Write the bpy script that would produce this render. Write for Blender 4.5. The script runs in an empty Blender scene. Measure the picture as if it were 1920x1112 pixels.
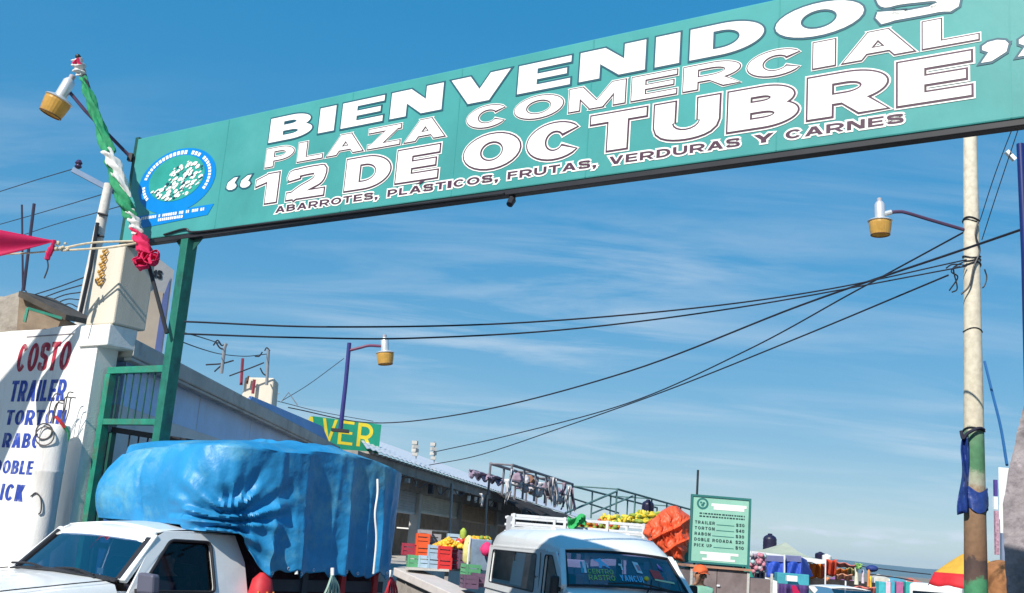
import bpy, bmesh, math, random
from mathutils import Vector, Matrix, noise as mnoise
from mathutils.geometry import tessellate_polygon
random.seed(12)
R = math.radians
SC = bpy.context.scene
COL = SC.collection

# ------------------------------------------------------------------ camera, sky, sun, exposure
EYE = Vector((0, 0, 1.75)); FPX = 2094.0
PITCH, ROLL = R(12.5), R(4.5)
FW = Vector((0, math.cos(PITCH), math.sin(PITCH)))
U0 = Vector((0, -math.sin(PITCH), math.cos(PITCH)))
CX = Vector((1, 0, 0)) * math.cos(ROLL) + U0 * math.sin(ROLL)
CY = Vector((-1, 0, 0)) * math.sin(ROLL) + U0 * math.cos(ROLL)
cam = bpy.data.cameras.new('camera'); camo = bpy.data.objects.new('camera', cam); COL.objects.link(camo)
camo.matrix_world = Matrix(((CX.x, CY.x, -FW.x, EYE.x), (CX.y, CY.y, -FW.y, EYE.y), (CX.z, CY.z, -FW.z, EYE.z), (0, 0, 0, 1)))
cam.sensor_width = 36; cam.lens = 36 * FPX / 1920; cam.clip_end = 20000; cam.clip_start = .05
SC.camera = camo

SUN_EL = R(37); SUN_AZ = math.atan2(-.50, -.866)          # azimuth from +Y towards +X
SUND = Vector((math.sin(SUN_AZ) * math.cos(SUN_EL), math.cos(SUN_AZ) * math.cos(SUN_EL), math.sin(SUN_EL)))
w = bpy.data.worlds.new('World'); SC.world = w; w.use_nodes = True
nt = w.node_tree; nt.nodes.clear()
def N(nt, t, **k):
    n = nt.nodes.new(t)
    for a, b in k.items(): setattr(n, a, b)
    return n
sky = N(nt, 'ShaderNodeTexSky', sky_type='NISHITA', sun_disc=False, sun_elevation=SUN_EL, sun_rotation=SUN_AZ % (2 * math.pi))
sky.altitude = 2200; sky.air_density = 1.0; sky.dust_density = .35; sky.ozone_density = 2.4
hs = N(nt, 'ShaderNodeHueSaturation'); hs.inputs['Hue'].default_value = .498; hs.inputs['Saturation'].default_value = 3.7; hs.inputs['Value'].default_value = 3.45
gam = N(nt, 'ShaderNodeGamma'); gam.inputs['Gamma'].default_value = .24      # photo's tone curve: a short range from zenith to horizon
tc = N(nt, 'ShaderNodeTexCoord'); sep = N(nt, 'ShaderNodeSeparateXYZ')
def M2(op, a, b=None, clamp=False):
    n = N(nt, 'ShaderNodeMath', operation=op, use_clamp=clamp)
    for i, v in enumerate((a, b)):
        if v is None: continue
        if isinstance(v, (int, float)): n.inputs[i].default_value = v
        else: nt.links.new(v, n.inputs[i])
    return n.outputs[0]
L = nt.links.new
L(tc.outputs['Generated'], sep.inputs[0])
zz = M2('MAXIMUM', sep.outputs['Z'], 0.0); zd = M2('ADD', zz, .12)
cx_ = M2('DIVIDE', sep.outputs['X'], zd); cy_ = M2('DIVIDE', sep.outputs['Y'], zd)
cmb = N(nt, 'ShaderNodeCombineXYZ'); L(cx_, cmb.inputs[0]); L(cy_, cmb.inputs[1])
mp = N(nt, 'ShaderNodeMapping'); L(cmb.outputs[0], mp.inputs[0])
mp.inputs['Rotation'].default_value = (0, 0, R(-18)); mp.inputs['Scale'].default_value = (.8, 2.6, 1)
n1 = N(nt, 'ShaderNodeTexNoise'); n1.inputs['Scale'].default_value = 1.1; n1.inputs['Detail'].default_value = 9; n1.inputs['Roughness'].default_value = .62; n1.inputs['Distortion'].default_value = .5
L(mp.outputs[0], n1.inputs['Vector'])
n2 = N(nt, 'ShaderNodeTexNoise'); n2.inputs['Scale'].default_value = .55; n2.inputs['Detail'].default_value = 2; L(cmb.outputs[0], n2.inputs['Vector'])
cl = M2('MULTIPLY', M2('SUBTRACT', n1.outputs[0], .44, True), M2('MULTIPLY', M2('SUBTRACT', n2.outputs[0], .37, True), 15.0), True)
lowm = M2('SUBTRACT', 1.0, M2('MULTIPLY', M2('SUBTRACT', zz, .13, True), 3.6), True)      # cirrus sits in the lower sky
lowm = M2('MULTIPLY', lowm, M2('MULTIPLY', zz, 9.0, True))
cl = M2('MULTIPLY', M2('MULTIPLY', cl, lowm), .8, True)
# small cumulus row near the horizon
mp2 = N(nt, 'ShaderNodeMapping'); L(tc.outputs['Generated'], mp2.inputs[0]); mp2.inputs['Scale'].default_value = (11, 11, 55)
n3 = N(nt, 'ShaderNodeTexNoise'); n3.inputs['Scale'].default_value = 1.6; n3.inputs['Detail'].default_value = 6; L(mp2.outputs[0], n3.inputs['Vector'])
band = M2('SUBTRACT', 1.0, M2('MULTIPLY', M2('ABSOLUTE', M2('SUBTRACT', sep.outputs['Z'], .028)), 70.0), True)
cu = M2('MULTIPLY', M2('MULTIPLY', M2('SUBTRACT', n3.outputs[0], .5, True), band), 7.0, True)
cl = M2('MAXIMUM', cl, cu)
mix = N(nt, 'ShaderNodeMix', data_type='RGBA')
L(cl, mix.inputs['Factor']); L(sky.outputs[0], gam.inputs['Color']); L(gam.outputs[0], hs.inputs['Color']); L(hs.outputs[0], mix.inputs['A'])
mix.inputs['B'].default_value = (6.2, 6.8, 7.4, 1)
bg = N(nt, 'ShaderNodeBackground'); bg.inputs['Strength'].default_value = .10
L(mix.outputs['Result'], bg.inputs['Color'])
wo = N(nt, 'ShaderNodeOutputWorld'); L(bg.outputs[0], wo.inputs['Surface'])

sl = bpy.data.lights.new('sun', 'SUN'); sl.energy = 4.8; sl.angle = R(.53); sl.color = (1, .95, .87)
so = bpy.data.objects.new('sun', sl); COL.objects.link(so)
so.rotation_euler = (-SUND).to_track_quat('-Z', 'Y').to_euler(); so.location = (-5, -10, 20)
SC.view_settings.view_transform = 'Standard'; SC.view_settings.look = 'None'
SC.view_settings.exposure = .35; SC.view_settings.gamma = 1; SC.view_settings.use_curve_mapping = False

# ------------------------------------------------------------------ helpers
def ray(px, py): return FW * FPX + CX * (px - 960) + CY * (556 - py)
def P(px, py, D):                       # the world point D metres ahead along Y
    v = ray(px, py); return EYE + v * (D / v.y)
def PZ(px, py, z):
    v = ray(px, py); return EYE + v * ((z - EYE.z) / v.z)
def PN(px, py, o, n):
    v = ray(px, py); return EYE + v * ((o - EYE).dot(n) / v.dot(n))

MATS = {}
def pm(name, col, rough=.65, metal=0., var=.18, scale=2.5, bump=.0, bscale=60, dirt=None, damt=.5, dscale=1.3, coat=0., trans=0., streak=False, spec=.4):
    if name in MATS: return MATS[name]
    m = bpy.data.materials.new(name); m.use_nodes = True; t = m.node_tree; b = t.nodes['Principled BSDF']
    c = N(t, 'ShaderNodeTexCoord'); mpg = N(t, 'ShaderNodeMapping'); t.links.new(c.outputs['Object'], mpg.inputs[0])
    if streak: mpg.inputs['Scale'].default_value = (1, 1, .18)
    n = N(t, 'ShaderNodeTexNoise'); n.inputs['Scale'].default_value = scale; n.inputs['Detail'].default_value = 7; n.inputs['Roughness'].default_value = .65
    t.links.new(mpg.outputs[0], n.inputs['Vector'])
    r = N(t, 'ShaderNodeValToRGB'); e = r.color_ramp.elements
    e[0].position = .3; e[1].position = .7
    e[0].color = [max(0, x * (1 - var)) for x in col] + [1]; e[1].color = [min(1, x * (1 + var)) for x in col] + [1]
    t.links.new(n.outputs[0], r.inputs[0]); out = r.outputs[0]
    if dirt:
        d = N(t, 'ShaderNodeTexNoise'); d.inputs['Scale'].default_value = dscale; d.inputs['Detail'].default_value = 8; d.inputs['Roughness'].default_value = .72
        mp3 = N(t, 'ShaderNodeMapping'); mp3.inputs['Location'].default_value = (3.1, 7.7, 1.9)
        if streak: mp3.inputs['Scale'].default_value = (1, 1, .15)
        t.links.new(c.outputs['Object'], mp3.inputs[0]); t.links.new(mp3.outputs[0], d.inputs['Vector'])
        rr = N(t, 'ShaderNodeValToRGB'); rr.color_ramp.elements[0].position = .52; rr.color_ramp.elements[1].position = .68
        rr.color_ramp.elements[1].color = (damt, damt, damt, 1); t.links.new(d.outputs[0], rr.inputs[0])
        mx = N(t, 'ShaderNodeMix', data_type='RGBA'); t.links.new(rr.outputs[0], mx.inputs['Factor']); t.links.new(out, mx.inputs['A']); mx.inputs['B'].default_value = (*dirt, 1); out = mx.outputs['Result']
    t.links.new(out, b.inputs['Base Color'])
    b.inputs['Roughness'].default_value = rough; b.inputs['Metallic'].default_value = metal
    b.inputs['Specular IOR Level'].default_value = spec
    if coat: b.inputs['Coat Weight'].default_value = coat; b.inputs['Coat Roughness'].default_value = .08
    if trans:                                            # thin translucent sheet
        tr = N(t, 'ShaderNodeBsdfTranslucent'); t.links.new(out, tr.inputs['Color']); ms = N(t, 'ShaderNodeMixShader'); ms.inputs[0].default_value = trans
        o = t.nodes['Material Output']; t.links.new(b.outputs[0], ms.inputs[1]); t.links.new(tr.outputs[0], ms.inputs[2]); t.links.new(ms.outputs[0], o.inputs['Surface'])
    if bump:
        bn = N(t, 'ShaderNodeTexNoise'); bn.inputs['Scale'].default_value = bscale; bn.inputs['Detail'].default_value = 5; t.links.new(c.outputs['Object'], bn.inputs['Vector'])
        bp = N(t, 'ShaderNodeBump'); bp.inputs['Strength'].default_value = bump; bp.inputs['Distance'].default_value = .02; t.links.new(bn.outputs[0], bp.inputs['Height']); t.links.new(bp.outputs[0], b.inputs['Normal'])
    MATS[name] = m; return m
def glass(name, tint=(.5, .55, .6), refl=.12):
    if name in MATS: return MATS[name]
    m = bpy.data.materials.new(name); m.use_nodes = True; t = m.node_tree; t.nodes.clear()
    tr = N(t, 'ShaderNodeBsdfTransparent'); tr.inputs[0].default_value = (*tint, 1)
    gl = N(t, 'ShaderNodeBsdfGlossy'); gl.inputs['Roughness'].default_value = .02
    fr = N(t, 'ShaderNodeFresnel'); fr.inputs[0].default_value = 1.5
    ad = N(t, 'ShaderNodeMath', operation='ADD'); t.links.new(fr.outputs[0], ad.inputs[0]); ad.inputs[1].default_value = refl
    ms = N(t, 'ShaderNodeMixShader'); t.links.new(ad.outputs[0], ms.inputs[0]); t.links.new(tr.outputs[0], ms.inputs[1]); t.links.new(gl.outputs[0], ms.inputs[2])
    o = N(t, 'ShaderNodeOutputMaterial'); t.links.new(ms.outputs[0], o.inputs[0]); MATS[name] = m; return m

FRAME = {}
def tag(o, label=None, cat=None, group=None, kind=None):
    if label: o['label'] = label
    if cat: o['category'] = cat
    if group: o['group'] = group
    if kind: o['kind'] = kind
    return o
def thing(name, label, cat, loc=(0, 0, 0), rz=0., group=None):
    o = bpy.data.objects.new(name, None); COL.objects.link(o); o.location = loc; o.rotation_euler = (0, 0, rz); o.empty_display_size = .2
    FRAME[o.name] = Matrix.Translation(Vector(loc)) @ Matrix.Rotation(rz, 4, 'Z')
    return tag(o, label, cat, group)
class MB:
    def __init__(s): s.v = []; s.f = []; s.mi = []; s.cur = 0
    def add(s, vs, fs):
        k = len(s.v); s.v += [Vector(x) for x in vs]; s.f += [[i + k for i in f] for f in fs]; s.mi += [s.cur] * len(fs); return s
    def box(s, a, b, M=None):
        x0, y0, z0 = a; x1, y1, z1 = b
        vs = [Vector(q) for q in ((x0, y0, z0), (x1, y0, z0), (x1, y1, z0), (x0, y1, z0), (x0, y0, z1), (x1, y0, z1), (x1, y1, z1), (x0, y1, z1))]
        if M: vs = [M @ q for q in vs]
        return s.add(vs, [(0, 3, 2, 1), (4, 5, 6, 7), (0, 1, 5, 4), (1, 2, 6, 5), (2, 3, 7, 6), (3, 0, 4, 7)])
    def hexa(s, q): return s.add(q, [(0, 3, 2, 1), (4, 5, 6, 7), (0, 1, 5, 4), (1, 2, 6, 5), (2, 3, 7, 6), (3, 0, 4, 7)])
    def bar(s, a, b, wd, ht, up=(0, 0, 1)):             # rectangular bar from a to b
        a, b = Vector(a), Vector(b); d = (b - a).normalized(); sx = d.cross(Vector(up))
        if sx.length < 1e-4: sx = d.cross(Vector((1, 0, 0)))
        sx.normalize(); sy = sx.cross(d); q = []
        for p in (a, b):
            q += [p - sx * wd / 2 - sy * ht / 2, p + sx * wd / 2 - sy * ht / 2, p + sx * wd / 2 + sy * ht / 2, p - sx * wd / 2 + sy * ht / 2]
        return s.add(q, [(3, 2, 1, 0), (4, 5, 6, 7), (0, 1, 5, 4), (1, 2, 6, 5), (2, 3, 7, 6), (3, 0, 4, 7)])
    def tube(s, pts, r, n=8, cap=True):
        pts = [Vector(p) for p in pts]; m = len(pts); rs = r if isinstance(r, (list, tuple)) else [r] * m
        k = len(s.v); ref = None
        for i, p in enumerate(pts):
            d = (pts[min(i + 1, m - 1)] - pts[max(i - 1, 0)]).normalized()
            if ref is None: ref = d.cross(Vector((0, 0, 1)) if abs(d.z) < .9 else Vector((1, 0, 0))).normalized()
            ref = (ref - d * ref.dot(d)).normalized(); o = d.cross(ref)
            for j in range(n):
                a = 2 * math.pi * j / n; s.v.append(p + (ref * math.cos(a) + o * math.sin(a)) * rs[i])
        fs = [[k + i * n + j, k + i * n + (j + 1) % n, k + (i + 1) * n + (j + 1) % n, k + (i + 1) * n + j] for i in range(m - 1) for j in range(n)]
        if cap: fs += [[k + j for j in range(n)][::-1], [k + (m - 1) * n + j for j in range(n)]]
        s.f += fs; s.mi += [s.cur] * len(fs); return s
    def lathe(s, prof, n=16, M=None, cap=True):         # prof: (r, z) from bottom to top
        M = M or Matrix(); k = len(s.v)
        for r_, z in prof:
            for j in range(n):
                a = 2 * math.pi * j / n; s.v.append(M @ Vector((r_ * math.cos(a), r_ * math.sin(a), z)))
        fs = [[k + i * n + j, k + i * n + (j + 1) % n, k + (i + 1) * n + (j + 1) % n, k + (i + 1) * n + j] for i in range(len(prof) - 1) for j in range(n)]
        if cap: fs += [[k + j for j in range(n)][::-1], [k + (len(prof) - 1) * n + j for j in range(n)]]
        s.f += fs; s.mi += [s.cur] * len(fs); return s
    def grid(s, fn, nu, nv, cu=False):
        k = len(s.v); mu = nu if cu else nu + 1
        for j in range(nv + 1):
            for i in range(mu): s.v.append(Vector(fn(i / nu, j / nv)))
        fs = [[k + j * mu + i, k + j * mu + (i + 1) % mu, k + (j + 1) * mu + (i + 1) % mu, k + (j + 1) * mu + i] for j in range(nv) for i in range(nu)]
        s.f += fs; s.mi += [s.cur] * len(fs); return s
    def slab(s, outer, off):                            # polygon extruded by vector off
        n = len(outer); o = [Vector(p) for p in outer]; off = Vector(off); q = o + [p + off for p in o]
        tri = tessellate_polygon([o]); fs = [list(t) for t in tri] + [[i + n for i in t][::-1] for t in tri]
        fs += [[i, (i + 1) % n, (i + 1) % n + n, i + n] for i in range(n)]
        return s.add(q, fs)
    def ball(s, c, r, M=None, nu=10, nv=6, sz=1.):
        c = Vector(c)
        return s.lathe([(max(1e-4, r * math.sin(math.pi * i / nv)), -r * sz * math.cos(math.pi * i / nv)) for i in range(nv + 1)], nu, Matrix.Translation(c) @ (M or Matrix()), cap=False)
    def build(s, name, mat, parent=None, world=False, origin=None, smooth=False, bevel=0., solid=0., fix=True, sub=0):
        vs = s.v
        if world and parent is not None:
            root = parent
            while root.parent: root = root.parent
            inv = FRAME[root.name].inverted() if root.name in FRAME else Matrix.Translation(root.location).inverted()
            vs = [inv @ q for q in vs]
        if origin is not None: vs = [q - Vector(origin) for q in vs]
        me = bpy.data.meshes.new(name); me.from_pydata([tuple(q) for q in vs], [], s.f); me.validate()
        mats = mat if isinstance(mat, (list, tuple)) else [mat]
        for q in mats: me.materials.append(q)
        if len(mats) > 1 and len(me.polygons) == len(s.mi): me.polygons.foreach_set('material_index', s.mi)
        if fix:
            bm = bmesh.new(); bm.from_mesh(me); bmesh.ops.recalc_face_normals(bm, faces=bm.faces); bm.to_mesh(me); bm.free()
        if smooth:
            me.polygons.foreach_set('use_smooth', [True] * len(me.polygons))
            try: me.set_sharp_from_angle(angle=R(40))
            except Exception: pass
        o = bpy.data.objects.new(name, me); COL.objects.link(o)
        if parent is not None: o.parent = parent
        if origin is not None: o.location = origin
        if solid: md = o.modifiers.new('solid', 'SOLIDIFY'); md.thickness = solid; md.offset = 0
        if bevel: md = o.modifiers.new('bevel', 'BEVEL'); md.width = bevel; md.segments = 2; md.limit_method = 'ANGLE'; md.angle_limit = R(35)
        if sub: md = o.modifiers.new('sub', 'SUBSURF'); md.levels = sub; md.render_levels = sub
        return o
def copy_tree(o, parent=None, loc=None, rz=None, label=None, group=None):
    c = o.copy(); COL.objects.link(c)
    if parent is not None: c.parent = parent
    if loc is not None: c.location = loc
    if rz is not None: c.rotation_euler = (0, 0, rz)
    if label: c['label'] = label
    if group: c['group'] = group
    for ch in list(o.children): copy_tree(ch, c)
    return c
def catmull(pts, n=8):
    pts = [Vector(p) for p in pts]
    if len(pts) < 3: return [pts[0].lerp(pts[-1], i / n) for i in range(n + 1)]
    q = [pts[0] * 2 - pts[1]] + pts + [pts[-1] * 2 - pts[-2]]; out = []
    for i in range(1, len(q) - 2):
        a, b, c, d = q[i - 1:i + 3]
        for k in range(n):
            t = k / n; out.append(.5 * ((2 * b) + (c - a) * t + (2 * a - 5 * b + 4 * c - d) * t * t + (3 * b - a - 3 * c + d) * t ** 3))
    out.append(pts[-1]); return out
def nz(x, y=0., z=0.): return mnoise.noise(Vector((x, y, z)))

# ------------------------------------------------------------------ lettering (own block glyphs, drawn as strokes)
def arc(cx, cy, rx, ry, a0, a1, n=9): return [(cx + rx * math.cos(R(a0 + (a1 - a0) * i / n)), cy + ry * math.sin(R(a0 + (a1 - a0) * i / n))) for i in range(n + 1)]
def rc(x0, y0, x1, y1): return ('p', [(x0, y0), (x1, y0), (x1, y1), (x0, y1)])
def dg(x0, y0, x1, y1, wd): return ('p', [(x0 - wd / 2, y0), (x0 + wd / 2, y0), (x1 + wd / 2, y1), (x1 - wd / 2, y1)])
def cm2(p, n=5): return [(q.x, q.y) for q in catmull([Vector((x, y, 0)) for x, y in p], n)]
def glyph(c, W, tx, ty):
    a, b = tx / 2, ty / 2; Rr = W - a; T, B = 1 - b, b
    if c == 'I': return [rc(0, 0, W, 1)]
    if c in 'EFLTH':
        st = rc(W / 2 - a, 0, W / 2 + a, 1) if c == 'T' else rc(0, 0, tx, 1); g = [st]
        if c in 'EFT': g.append(rc(0, 1 - ty, W, 1))
        if c in 'EL': g.append(rc(0, 0, W, ty))
        if c in 'EF': g.append(rc(0, .5 - b * .9, W * .93, .5 + b * .9))
        if c == 'H': g += [rc(W - tx, 0, W, 1), rc(0, .5 - b, W, .5 + b)]
        return g
    if c == 'B':
        h1 = (T + .53) / 2; h2 = (.5 + B) / 2
        return [rc(0, 0, tx, 1), ('b', (a, W * .48, h1, W * .94 - a - W * .48, T - h1, 90, -90)),
                ('b', (a, W * .50, h2, Rr - W * .50, .5 - h2, 90, -90))]
    if c == 'D': return [rc(0, 0, tx, 1), ('b', (a, W * .42, .5, Rr - W * .42, .5 - b, 90, -90))]
    if c in 'PR':
        m = .40; h = (T + m) / 2
        g = [rc(0, 0, tx, 1), ('b', (a, W * .48, h, Rr - W * .48, T - h, 90, -90))]
        if c == 'R': g.append(dg(W - tx * .55, 0, W * .52, m + .02, tx * 1.12))
        return g
    if c in 'O0': return [('b', (None, W / 2, .5, W / 2 - a, .5 - b, 0, 360))]
    if c in 'CG': return [('b', (None, W / 2, .5, W / 2 - a, .5 - b, 38, 322))] + ([rc(W * .55, .36, W, .52), rc(W - tx, .12, W, .5)] if c == 'G' else [])
    if c == 'S': return [('s', cm2([(Rr - .01, .70), (W * .80, .855), (W * .5, T), (W * .2, .875), (a, .73), (W * .24, .585), (W * .5, .515), (W * .77, .435), (Rr, .27), (W * .8, .125), (W * .5, B), (W * .19, .14), (a + .01, .30)]))]
    if c == 'A': return [dg(tx * .55, 0, W / 2 - tx * .04, 1, tx * 1.1), dg(W - tx * .55, 0, W / 2 + tx * .04, 1, tx * 1.1), rc(W * .26, .2, W * .74, .2 + ty)]
    if c == 'V': return [dg(W / 2 - tx * .04, 0, tx * .55, 1, tx * 1.1), dg(W / 2 + tx * .04, 0, W - tx * .55, 1, tx * 1.1)]
    if c == 'N': return [rc(0, 0, tx, 1), rc(W - tx, 0, W, 1), dg(W - tx * .62, 0, tx * .62, 1, tx * 1.2)]
    if c == 'M': return [rc(0, 0, tx * .85, 1), rc(W - tx * .85, 0, W, 1), dg(W / 2, 0, tx * .55, 1, tx), dg(W / 2, 0, W - tx * .55, 1, tx)]
    if c == 'W': return [dg(W * .27, 0, tx * .5, 1, tx * .9), dg(W * .27, 0, W / 2, 1, tx * .8), dg(W * .73, 0, W / 2, 1, tx * .8), dg(W * .73, 0, W - tx * .5, 1, tx * .9)]
    if c == 'Z': return [rc(0, 0, W, ty), rc(0, 1 - ty, W, 1), dg(tx * .68, ty * .4, W - tx * .68, 1 - ty * .4, tx * 1.3)]
    if c == 'U': return [('s', [(a, 1), (a, .42)] + arc(W / 2, .42, W / 2 - a, .42 - b, 180, 360, 12)[1:-1] + [(Rr, .42), (Rr, 1)])]
    if c == 'J': return [('s', [(Rr, 1), (Rr, .35)] + arc(W / 2, .35, W / 2 - a, .35 - b, 0, -180, 10)[1:])]
    if c == 'Y': return [dg(W / 2, .38, tx * .55, 1, tx * 1.1), dg(W / 2, .38, W - tx * .55, 1, tx * 1.1), rc(W / 2 - a, 0, W / 2 + a, .46)]
    if c == 'X': return [dg(tx * .55, 0, W - tx * .55, 1, tx * 1.1), dg(W - tx * .55, 0, tx * .55, 1, tx * 1.1)]
    if c == 'K': return [rc(0, 0, tx, 1), dg(tx * .9, .38, W - tx * .6, 1, tx * 1.15), dg(W - tx * .55, 0, W * .45, .58, tx * 1.15)]
    if c == '1': return [rc(W - tx, 0, W, 1), ('p', [(0, .64), (W - tx * .5, .8), (W - tx * .5, 1), (W - tx * .9, 1), (0, .84)])]
    if c == '2': return [rc(0, 0, W, ty), ('s', cm2([(a, .66), (W * .17, .84), (W * .5, T), (W * .82, .87), (Rr, .70), (W * .76, .50), (W * .42, .29), (W * .16, .08)]))]
    if c == '3': return [('s', cm2([(a, .75), (W * .5, T), (Rr, .74), (W * .5, .52), (Rr, .27), (W * .5, B), (a, .25)]))]
    if c == '4': return [rc(W - tx * 1.4, 0, W - tx * .4, 1), rc(0, .2, W, .2 + ty), dg(a, .25, W - tx, 1, tx)]
    if c == '5': return [rc(a, 1 - ty, W, 1), rc(a, .5, a + tx, 1), ('s', cm2([(a, .55), (W * .5, .62), (Rr, .32), (W * .5, B), (a, .2)]))]
    if c == '$': return glyph('S', W, tx, ty) + [rc(W / 2 - a * .5, -.1, W / 2 + a * .5, 1.1)]
    if c == ',': return [rc(0, 0, W, .26), ('p', [(W * .35, 0), (W, 0), (W * .55, -.24), (W * .1, -.24)])]
    if c == '`': return [('p', arc(W * .5, .62, W * .46, .15, 0, 360, 9)[:-1]), ('p', [(W * .04, .62), (W * .62, .66), (W * .98, 1), (W * .62, 1), (W * .12, .82)])]       # opening quote half
    if c == "'": return [('p', arc(W * .5, .86, W * .46, .15, 0, 360, 9)[:-1]), ('p', [(W * .96, .86), (W * .38, .82), (W * .02, .48), (W * .38, .48), (W * .88, .66)])]    # closing quote half
    if c == 'p': return [rc(0, -.3, tx, .7), ('c', arc(W / 2, .35, W / 2 - a, .35 - b, 0, 360, 16)[:-1])]
    if c == 'o': return [('c', arc(W / 2, .35, W / 2 - a, .35 - b, 0, 360, 16)[:-1])]
    if c == 'a': return [rc(W - tx, 0, W, .7), ('c', arc(W / 2, .3, W / 2 - a, .3 - b, 0, 360, 16)[:-1])]
    if c == 's': return [(k, [(x, y * .7) for x, y in q]) for k, q in glyph('S', W, tx, ty)]
    if c == '.': return [rc(0, 0, W, .2)]
    return []
GW = {'I': .36, 'M': 1.2, 'W': 1.25, 'L': .82, 'E': .9, 'F': .85, ',': .3, '1': .6, '`': .42, "'": .42, 'J': .7, 'O': 1.12, 'C': 1.02, 'D': 1.03, 'B': 1.02, 'R': 1.06, 'A': 1.12, 'V': 1.1, 'N': 1.04, 'U': 1.03, ' ': .5, '.': .3, 'o': .75, 'p': .75, 'a': .75, 's': .7}
def offpoly(p, o):
    n = len(p); ar = sum(p[i][0] * p[(i + 1) % n][1] - p[(i + 1) % n][0] * p[i][1] for i in range(n))
    if ar < 0: p = p[::-1]
    if o == 0: return p
    out = []
    for i in range(n):
        x0, y0 = p[i - 1]; x1, y1 = p[i]; x2, y2 = p[(i + 1) % n]
        a = Vector((y1 - y0, x0 - x1)).normalized(); b = Vector((y2 - y1, x1 - x2)).normalized(); k = max(.35, 1 + a.dot(b))
        m = (a + b) / k; out.append((x1 + m.x * o, y1 + m.y * o))
    return out
def strip(p, tx, ty, o, closed):
    n = len(p); Lf, Rt = [], []
    def nh(i, j):
        d = Vector((p[j][0] - p[i][0], p[j][1] - p[i][1])).normalized(); q = Vector((-d.y, d.x)); return q, .5 * math.hypot(tx * q.x, ty * q.y) + o, d
    for i in range(n):
        if closed: A = nh(i - 1, i); Bq = nh(i, (i + 1) % n)
        else: A = nh(max(i - 1, 0), max(i, 1)); Bq = nh(min(i, n - 2), min(i + 1, n - 1))
        m = (A[0] + Bq[0]); k = max(.5, 1 + A[0].dot(Bq[0])); m = m / k; h = (A[1] + Bq[1]) / 2; q = Vector(p[i])
        if not closed and i == 0: q = q - Bq[2] * o
        if not closed and i == n - 1: q = q + A[2] * o
        hl, hr = h, h
        if 0 < i < n - 1 or closed:                      # keep the inner side from folding over in tight curves
            e0 = Vector(p[i]) - Vector(p[i - 1]); e1 = Vector(p[(i + 1) % n]) - Vector(p[i]); cr = e0.x * e1.y - e0.y * e1.x
            if abs(cr) > 1e-9:
                rad = e0.length * e1.length * (e0 + e1).length / (2 * abs(cr)) * .92
                if cr > 0: hl = min(h, rad)
                else: hr = min(h, rad)
        Lf.append(q + m * hl); Rt.append(q - m * hr)
    return Lf, Rt
def text(word, s0, s1, z0, z1, fr, layers, parent, tfr=.33, ty=.2, gap=.1, slant=0., name='letter', lift=.004, step=.003, nat=None):
    """fr(s, z, off) gives the world point; layers are (outline in metres, material) from back to front."""
    H = z1 - z0; tot = sum(GW.get(c, .95) for c in word) + gap * (len(word) - 1); kw = (s1 - s0) / H / tot
    x = 0.; objs = []
    for c in word:
        W = GW.get(c, .95) * kw
        if c != ' ':
            mb = MB()
            for li, (o, mt) in enumerate(layers):
                mb.cur = li; oo = o / H
                for gi, (k, q) in enumerate(glyph(c, W, tfr * kw, ty)):
                    of = lift + li * step + gi * .0003
                    F = lambda u, v: fr(s0 + (x + u + slant * v) * H, z0 + v * H, of)
                    if k == 'p':
                        pp = offpoly(q, oo); mb.add([F(*u) for u in pp], [list(range(len(pp)))])
                    elif k == 'b':                       # bowl: true outer and inner ellipses, straight ends back to x0
                        x0_, cx_, cy_, rx_, ry_, a0_, a1_ = q; hx_, hy_ = tfr * kw / 2, ty / 2; nn = 26
                        ou = arc(cx_, cy_, rx_ + hx_ + oo, ry_ + hy_ + oo, a0_, a1_, nn); inn = arc(cx_, cy_, max(.004, rx_ - hx_ - oo), max(.004, ry_ - hy_ - oo), a0_, a1_, nn)
                        if x0_ is None and a1_ - a0_ < 360:
                            for A_, s_ in ((0, 1), (-1, -1)):
                                dv = Vector((-(ou[A_][1] - cy_), ou[A_][0] - cx_)).normalized() * -oo * s_; ou[A_] = (ou[A_][0] + dv.x, ou[A_][1] + dv.y); inn[A_] = (inn[A_][0] + dv.x, inn[A_][1] + dv.y)
                        if x0_ is not None:
                            ou = [(x0_, ou[0][1])] + ou + [(x0_, ou[-1][1])]; inn = [(x0_, inn[0][1])] + inn + [(x0_, inn[-1][1])]
                        m = len(ou); mb.add([F(*u) for u in ou] + [F(*u) for u in inn], [[i, i + 1, m + i + 1, m + i] for i in range(m - 1)])
                    else:
                        a, b = strip(q, tfr * kw, ty, oo, k == 'c'); m = len(a); ring = [F(*u) for u in a] + [F(*u) for u in b]
                        mb.add(ring, [[i, (i + 1) % m, m + (i + 1) % m, m + i] for i in range(m if k == 'c' else m - 1)])
            objs.append(mb.build(name, [mt for _, mt in layers], parent, world=True, fix=False))
        x += W + gap * kw
    return objs
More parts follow.
